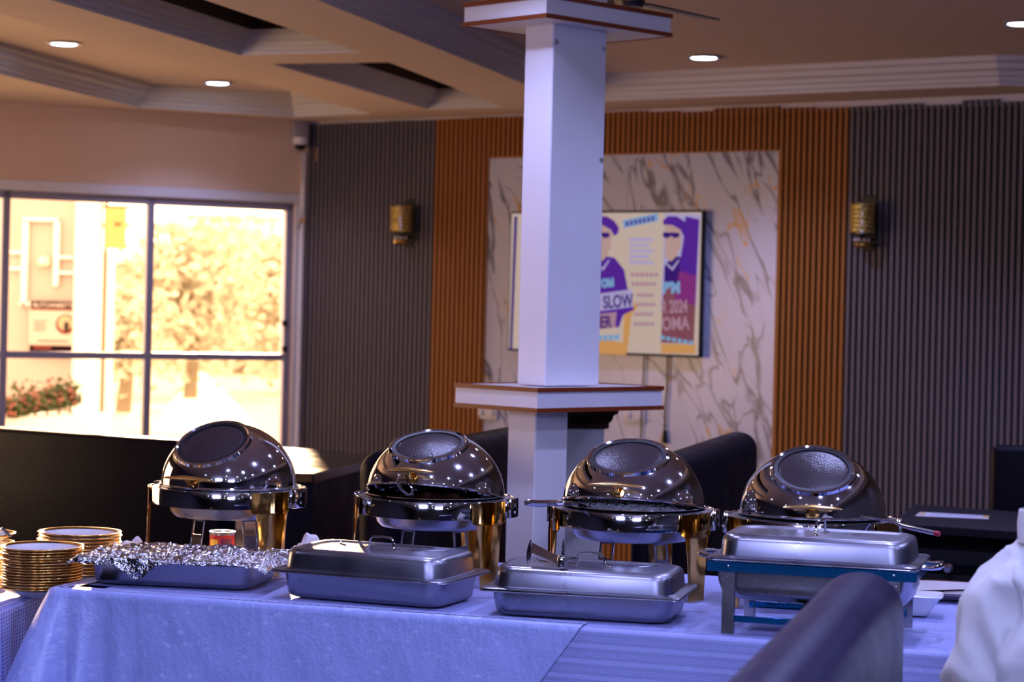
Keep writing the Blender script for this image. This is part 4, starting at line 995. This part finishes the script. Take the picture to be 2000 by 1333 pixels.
MB().tube([(0, 0, -.02), (0, 0, 0), sb - sa, (sc_ - sa) * .9, sc_ - sa, (sc_ - sa) * 1.06], [.008, .0035, .0035, .006, .008, .003], 8, True, .6).build('spoon', STEEL, t)
# oval tray and big spoons to the right
ct = PZ(1850, 1166, TZ + .004)
t = thing('oval_platter', 'long shallow steel platter behind the white bowl at the right', 'platter', (ct.x + .08, ct.y, TZ + .004), TA)
MB().loft([rrect(a, b, b * .98, z, 10) for a, b, z in ((.20, .10, 0), (.21, .11, .002), (.235, .135, .016), (.26, .155, .020), (.262, .157, .021), (.26, .155, .0225), (.234, .134, .018), (.208, .108, .005))]).build('dish', mat('pale_platter', (.62, .57, .58), .25, .3), t)
MB().loft([rrect(a, b, b * .98, z, 10) for a, b, z in ((.258, .153, .0195), (.266, .161, .020), (.268, .163, .022), (.264, .160, .025), (.258, .154, .023))], False, False).build('rolled_rim', STEEL, t)
pathobj('platter_spoon', [PZ(1760, 1160, TZ + .03), PZ(1800, 1157, TZ + .034), PZ(1870, 1155, TZ + .034), PZ(1930, 1154, TZ + .032)], [.006, .005, .004, .005], STEEL, 'long steel spoon lying across the oval platter at the right', 'spoon')
# napkins
NAPK = mat('white_napkin', (.75, .73, .72), .85)
def napkin(px, py, D, sx, sy, sz, label, seed, z0=TZ + .004):
    c = P(px, py, D); vs = []; n = 22
    for j in range(n + 1):
        for i in range(n + 1):
            x = (i / n - .5) * 2; y = (j / n - .5) * 2; r_ = max(abs(x), abs(y))
            h = sz * (1 - r_ ** 3) * (.55 + .9 * abs(noise.noise(Vector((x * 2.3 + seed, y * 2.3, 0)))))
            vs.append((x * sx * (1 + .1 * noise.noise(Vector((y * 3, seed, 0)))), y * sy, h + .001))
    o = MB().add(vs, [(j * (n + 1) + i, j * (n + 1) + i + 1, (j + 1) * (n + 1) + i + 1, (j + 1) * (n + 1) + i) for j in range(n) for i in range(n)], False).build('paper_napkin', NAPK, None, (c.x, D, z0))
    return tag(o, label, 'napkin')
zz = P(262, 1056, 6.62).z
napkin(258, 1060, 6.62, .085, .06, zz - TZ, 'crumpled white paper napkin between the far plate stack and the leftmost dome', 3)
zz = P(600, 1046, 6.55).z
napkin(603, 1050, 6.55, .075, .06, (zz - TZ) * .9, 'folded white paper napkin behind the lidded pan beside the leftmost dome', 9)

# ================================================================== PERSON at the right edge
def skinmesh(name, joints, edges, radii, m, parent=None, sub=2, fold=0.0, loc=(0, 0, 0)):
    me = bpy.data.meshes.new(name); me.from_pydata(joints, edges, []); o = bpy.data.objects.new(name, me); COL.objects.link(o)
    md = o.modifiers.new('skin', 'SKIN'); md.use_smooth_shade = True
    for i, r_ in enumerate(radii): me.skin_vertices[0].data[i].radius = r_ if isinstance(r_, tuple) else (r_, r_)
    me.skin_vertices[0].data[0].use_root = True
    s_ = o.modifiers.new('sub', 'SUBSURF'); s_.levels = sub; s_.render_levels = sub
    me2 = evalmesh(o); bpy.data.objects.remove(o)
    if fold:
        me2.calc_loop_triangles() if False else None
        ns_ = [v.normal.copy() for v in me2.vertices]
        for v, n_ in zip(me2.vertices, ns_):
            p = v.co; q = Vector((p.x * 8 + p.z * 3, p.y * 8, p.z * 3.2 - p.x * 2)); w = 1.0 - 3.4 * abs(noise.noise(q)) - 1.2 * abs(noise.noise(q * 2.3))
            v.co = p + n_ * fold * w
    me2.materials.clear(); me2.materials.append(m); o = bpy.data.objects.new(name, me2); COL.objects.link(o); o.parent = parent; o.location = loc; return o
DPn = 4.5; shl = P(1936, 1110, DPn); nk = P(2048, 1010, DPn)
per = thing('person', 'person in a loose white garment with a stand collar sitting at the right edge', 'person', (nk.x, DPn, 0))
sx0 = shl.x - nk.x + .02; sz0 = 1.03
SKIN = mat('brown_skin', (.12, .05, .03), .5)
J = [(0.03, 0, .52), (.03, .0, .70), (.02, .0, .88), (.01, 0, .99), (.02, 0, nk.z - .02), (.05, -.01, nk.z + .10), (.06, -.03, nk.z + .20),
     (sx0 + .02, 0, .975), (sx0 - .015, .01, .80), (sx0 + .02, .22, .72), (.30, 0, .975), (.35, .01, .80), (.28, .24, .72),
     (-.06, 0, .52), (-.08, .42, .52), (-.08, .46, .08), (-.08, .58, .05), (.12, 0, .52), (.14, .42, .52), (.14, .46, .08), (.14, .58, .05), (sx0 + .06, .30, .73), (.24, .32, .73)]
E = [(0, 1), (1, 2), (2, 3), (3, 4), (4, 5), (5, 6), (3, 7), (7, 8), (8, 9), (3, 10), (10, 11), (11, 12), (0, 13), (13, 14), (14, 15), (15, 16), (0, 17), (17, 18), (18, 19), (19, 20), (9, 21), (12, 22)]
Rd = [.13, .11, .11, .08, .045, .075, .07, .045, .038, .030, .045, .038, .030, .085, .06, .045, .03, .085, .06, .045, .03, .025, .025]
body = skinmesh('body', J, E, Rd, SKIN, per)
mb = MB()
for k in range(13):
    pass
# head features (face looks away from the camera, towards the table)
hc = Vector((.055, -.02, nk.z + .165))
MB().lathe([(0, -.10), (.05, -.085), (.082, -.03), (.09, .02), (.075, .075), (.04, .105), (0, .112)], 24, c=hc + Vector((0, -.01, .01))).build('hair', mat('black_hair', (.01, .008, .007), .9, bump=.8, bscale=120), per)
for sxx in (-1, 1): MB().lathe([(0, -.02), (.012, -.012), (.016, 0), (.012, .014), (0, .022)], 10, c=hc + Vector((sxx * .092, .0, -.02))).build('ear', SKIN, per)
MB().tube([hc + Vector((0, .085, 0)), hc + Vector((0, .105, -.02)), hc + Vector((0, .088, -.035))], [.008, .014, .010], 8).build('nose', SKIN, per)
for sxx in (-1, 1): MB().lathe([(0, -.01), (.009, -.005), (.011, 0), (.009, .005), (0, .01)], 10, c=hc + Vector((sxx * .03, .082, .005))).build('eye', WHITEC, per)
MB().tube([hc + Vector((-.022, .083, -.055)), hc + Vector((0, .092, -.055)), hc + Vector((.022, .083, -.055))], .006, 6).build('mouth', mat('lips', (.16, .04, .04), .5), per)
# hands with five fingers resting on the lap
for hx_, sg in ((sx0 + .06, 1), (.24, -1)):
    jj = [(0, 0, 0), (0, .05, 0)]; ee = [(0, 1)]; rr_ = [.022, .030]
    for f in range(4):
        xf = (f - 1.5) * .018; ln = (.062, .072, .066, .052)[f if sg > 0 else 3 - f]; b = len(jj)
        jj += [(xf, .085, 0), (xf, .085 + ln * .5, -.006), (xf, .085 + ln, -.026)]; ee += [(1, b), (b, b + 1), (b + 1, b + 2)]; rr_ += [.0095, .0085, .007]
    b = len(jj); jj += [(sg * .034, .045, -.004), (sg * .048, .078, -.012)]; ee += [(1, b), (b, b + 1)]; rr_ += [.011, .008]
    skinmesh('hand', jj, ee, rr_, SKIN, per, 2, loc=(hx_, .30, .72))
# garment
z_s = 1.055
Jg = [(.03, 0, .50), (.03, 0, .70), (.03, 0, .88), (.03, 0, .985), (.045, 0, nk.z - .035), (-.06, 0, z_s - .035), (sx0 + .01, 0, z_s - .075), (sx0 - .025, .01, .86), (sx0 - .03, .03, .72), (.13, 0, z_s - .035), (.31, 0, z_s - .075), (.36, .01, .86), (.36, .03, .72)]
Eg = [(0, 1), (1, 2), (2, 3), (3, 4), (3, 5), (5, 6), (6, 7), (7, 8), (3, 9), (9, 10), (10, 11), (11, 12)]
Rg = [(.20, .17), (.18, .16), (.17, .15), (.13, .12), (.065, .065), .085, .082, .085, .09, .085, .082, .085, .09]
skinmesh('robe', Jg, Eg, Rg, FABW, per, 4, .017)
MB().lathe([(.062, -.05), (.064, -.01), (.061, .018), (.057, .020), (.056, -.03)], 32, c=(nk.x * 0 + .0, 0, nk.z - .005)).build('collar', FABW, per)

# ================================================================== CEILING FAN above the column
fc = Vector((.46, 8.85, 2.84)); t = thing('ceiling_fan', 'dark ceiling fan above the upper column shelf, one blade tip showing', 'fan', fc)
FANM = mat('fan_dark', (.03, .02, .03), .4)
MB().lathe([(0, -.03), (.05, -.025), (.06, 0), (.05, .02), (0, .022)], 24).build('motor', FANM, t)
MB().tube([(0, 0, .02), (0, 0, .13)], .012, 10).build('rod', FANM, t)
for k in range(3):
    a = R(52 + 120 * k); MB().bbox(.07, .60, -.055, .055, -.004, .004, .003, 1, Matrix.Rotation(a, 4, 'Z') @ Matrix.Rotation(R(8), 4, 'X')).build('blade', FANM, t)

# ================================================================== OUTDOORS, seen through the window
PALEW = mat('facade_paint', (.42, .35, .33), .8, bump=.1, bscale=8)
MOLD = mat('facade_moulding', (.72, .72, .72), .7)
gr = struct(MB().box(-40, 30, 15.6, 90, -.12, -.02).build('ground', mat('pale_ground', (.50, .42, .34), .9, vary=.15, vscale=.6)))
def facade_pt(px, py, D=20.0): return P(px, py, D)
a, b = P(-260, 600, 20), P(152, 600, 20)
fcd = thing('neighbouring_house', 'pale pink house front with white mouldings outside the left pane', 'building', (a.x, 20, 0))
W_ = b.x - a.x
MB().box(0, W_, 0, .5, -.02, 6).build('wall', PALEW, fcd)
MB().bbox(W_ - .02, W_ + .1, -.12, .5, -.02, 6, .01, 1).build('corner_pilaster', MOLD, fcd)
def fp(px, py): p = P(px, py, 20); return p.x - a.x, p.z
mb = MB()
def mrect(x0, y0, x1, y1): 
    u0, z1_ = fp(x0, y0); u1, z0_ = fp(x1, y1); mb.bbox(u0, u1, -.06, .0, z0_, z1_, .008, 1)
mrect(46, 425, 116, 434); mrect(46, 434, 54, 598); mrect(108, 434, 116, 560); mrect(40, 590, 62, 598)
mrect(22, 490, 47, 497); mrect(22, 522, 47, 529); mrect(116, 500, 150, 507); mrect(116, 530, 150, 537)
mb.build('moulding', MOLD, fcd)
u_, z_ = fp(88, 512); MB().lathe([(0, -.05), (.05, -.03), (.06, 0), (.05, .04), (0, .06)], 16, c=(u_, -.06, z_)).build('lantern', mat('lantern_glass', (.8, .7, .5), .2), fcd)
# banner
q = P(106, 640, 19.92); bn = thing('poster_banner', 'printed banner with dark red header and a round picture outside the left pane', 'banner', (q.x, 19.92, 0))
def bpnt(px, py): p = P(px, py, 19.92); return p.x - q.x, p.z
def brect(name, x0, y0, x1, y1, m, y=-.0): 
    u0, z1_ = bpnt(x0, y0); u1, z0_ = bpnt(x1, y1); return MB().box(u0, u1, y - .004, y, z0_, z1_).build(name, m, bn)
BNP = mat('banner_paper', (.45, .38, .36), .7); BND = mat('banner_dark', (.012, .002, .006), .9, spec=.05); BNR = mat('banner_red', (.12, .010, .004), .6); BNW = mat('banner_white_ink', (.45, .38, .38), .6)
brect('sheet', 58, 586, 150, 690, BNP)
brect('header', 61, 587, 150, 607, BND, -.005); brect('header_line', 63, 601, 149, 606, BNR, -.010)
u0, z0_ = bpnt(65, 600); u1, _ = bpnt(146, 600)
tx = text('BUTCHNRETTE', bn, Matrix.Translation((u0, -.012, z0_)) @ Matrix.Rotation(R(90), 4, 'X'), .062, BNW, .001, off=.001)
tx.scale = ((u1 - u0) / max(tx.dimensions.x, .01), 1, 1) if tx.dimensions.x > 0 else (1, 1, 1)
u_, z_ = bpnt(128, 634)
MB().lathe([(0, -.004), (.085, -.004), (.09, 0)], 40, M=Matrix.Translation((u_, -.006, z_)) @ Matrix.Rotation(R(90), 4, 'X') @ Matrix.Scale(-1, 4, (0, 0, 1))).build('round_picture', BNR, bn)
MB().lathe([(0, .003), (.068, .003)], 40, M=Matrix.Translation((u_, -.010, z_ + .012)) @ Matrix.Rotation(R(90), 4, 'X')).build('picture_light', mat('banner_cream', (.4, .3, .2), .6), bn)
MB().lathe([(0, .003), (.05, .003)], 20, M=Matrix.Translation((u_ + .012, -.016, z_ - .02)) @ Matrix.Rotation(R(90), 4, 'X') @ Matrix.Scale(.5, 4, (1, 0, 0))).build('picture_dark', mat('banner_brown', (.015, .008, .002), .6), bn)
for k in range(4): brect('lettering', 66, 626 + k * 6, 92 - 4 * (k % 2), 628 + k * 6, mat('banner_grey_ink', (.2, .12, .10), .6), -.006)
brect('footer_line', 74, 665, 132, 668, BND, -.006); brect('footer', 58, 674, 148, 690, BND, -.008); brect('footer_text', 66, 676, 100, 683, BNR, -.012)
# dark gate pillar, white pillar, yellow sign
def boxpx(name, x0, x1, ytop, D, dep, m, label, cat, z0=-.02):
    A_, B_ = P(x0, 600, D), P(x1, 600, D); z1_ = P(x0, ytop, D).z; o0 = Vector(((A_.x + B_.x) / 2, D, z0))
    return tag(MB().bbox(-(B_.x - A_.x) / 2, (B_.x - A_.x) / 2, 0, dep, 0, z1_ - z0, .02, 1).build(name, m, None, o0), label, cat)
boxpx('gate_post', 168, 188, 300, 24, .3, mat('brown_post', (.20, .16, .11), .8, vary=.3), 'tall brown post outside the left pane behind the house corner', 'post')
boxpx('white_pillar', 192, 214, 490, 23.5, .3, MOLD, 'white garden pillar outside right of the brown post', 'pillar')
sg_ = thing('yellow_sign', 'yellow notice board hanging outside at the top of the left pane', 'sign', (P(226, 450, 23).x, 23, 0))
z0_, z1_ = P(226, 486, 23).z, P(226, 406, 23).z
MB().bbox(-.11, .11, -.02, .02, z0_, z1_, .004, 1).build('board', mat('yellow_board', (.38, .31, .12), .6), sg_)
MB().tube([(-.14, 0, z1_ + .01), (.14, 0, z1_ + .01)], .015, 8).tube([(-.11, .03, 0), (-.11, .03, z1_ + .05)], .02, 8).build('bracket', mat('sign_bracket', (.1, .05, .02), .6), sg_)
MB().box(-.01, .06, -.026, -.02, (z0_ + z1_) / 2 + .03, (z0_ + z1_) / 2 + .06).build('mark', MATS['sign_bracket'], sg_)
# planter with flowers
pl = thing('flower_planter', 'white-edged planter with pink flowers outside the lower left pane', 'planter', (P(110, 700, 18.9).x, 18.9, 0), R(0))
pa, pb = P(-40, 815, 18.5), P(240, 775, 20.5)
MB().prism([(pa.x - pl.location.x, -.4), (pb.x - pl.location.x, .9), (pb.x - pl.location.x, 1.05), (pa.x - pl.location.x, .9)], 0, .50).build('kerb', MOLD, pl)
LEAFM = mat('shrub_leaf', (.03, .05, .008), .6, vary=.5, vscale=3); PINK = mat('pink_petal', (.30, .09, .08), .6)
def leaves(mb, n, fn, s, rr):
    for _ in range(n):
        c = fn(rr); a = Vector((rr.uniform(-1, 1), rr.uniform(-1, 1), rr.uniform(-1, 1))).normalized() * s; b_ = a.orthogonal().normalized() * s * .55
        mb.add([c - a, c + b_, c + a, c - b_], [(0, 1, 2, 3)])
rr = random.Random(11)
for k in range(6):
    p = P(24 + k * 23, 795 - k * 7, 18.8 + .14 * k); hgt = .17 + .04 * (k % 3)
    t = thing('flowering_shrub', 'small green shrub with pink flowers, ' + ['leftmost', 'second from the left', 'third from the left', 'third from the right', 'second from the right', 'rightmost'][k] + ' in the planter outside', 'shrub', (p.x, 18.8 + .14 * k, .50), 0, 'shrubs in the planter')
    dz = .03 + .016 * k
    mb = MB(); leaves(mb, 260, lambda r: Vector((r.gauss(0, .035), r.gauss(0, .035), dz + abs(r.gauss(0, .09)) * 1.0 - .02)), .03, rr); x = mb.build('foliage', LEAFM, t); x['kind'] = 'stuff'
    mb = MB(); leaves(mb, 34, lambda r: Vector((r.gauss(0, .035), -.08 + r.gauss(0, .02), dz + abs(r.gauss(0.05, .08)))), .02, rr); x = mb.build('flowers', PINK, t); x['kind'] = 'stuff'
    MB().tube([(0, 0, 0), (0, 0, dz + .1)], .012, 6).build('stem', MATS['brown_post'], t)
# sunlit path
pp_ = [PZ(300, 838, 0), PZ(505, 838, 0), PZ(440, 765, 0), PZ(392, 722, 0), PZ(380, 722, 0), PZ(350, 768, 0)]
struct(MB().prism([(p.x, p.y) for p in pp_], -.02, .01).build('path', mat('white_path', (.9, .85, .78), .8)))
# trees
TREEM = mat('tree_leaf', (.52, .48, .38), .7, vary=.25, vscale=1.2)
labs = ['tan-leaved garden tree outside, left of the right pane', 'wide garden tree outside, in the middle of the right pane', 'garden tree outside, at the right side of the right pane', 'low shrub tree outside behind the white pillar']
for k, (px, D, zc, rad, nl) in enumerate(((375, 34, 1.75, 1.15, 2400), (470, 47, 1.9, 1.75, 3600), (560, 37, 1.7, 1.2, 2200), (245, 30, 1.15, .6, 1100))):
    c = P(px, 600, D); t = thing('garden_tree', labs[k], 'tree', (c.x, D, -.02))
    mb = MB(); leaves(mb, nl, lambda r: Vector((r.gauss(0, rad * .42), r.gauss(0, rad * .4), min(zc + r.gauss(0, rad * .5), zc * 1.0 + rad * .85))), .10, rr); x = mb.build('foliage', TREEM, t); x['kind'] = 'stuff'
    MB().tube([(0, 0, 0), (.05, 0, zc * .5), (0, 0, zc)], [.12, .09, .04], 8).build('trunk', MATS['brown_post'], t)
t = thing('garden_shed', 'low beige house far outside behind the trees', 'building', (P(430, 600, 50).x, 50, -.02))
MB().box(-3.2, 3.2, 0, 3, 0, 2.4).build('wall', mat('beige_house', (.45, .40, .33), .8), t)
MB().prism([(-3.5, -.3), (3.5, -.3), (3.5, 3.3), (-3.5, 3.3)], 2.4, 2.6).build('roof', MOLD, t)
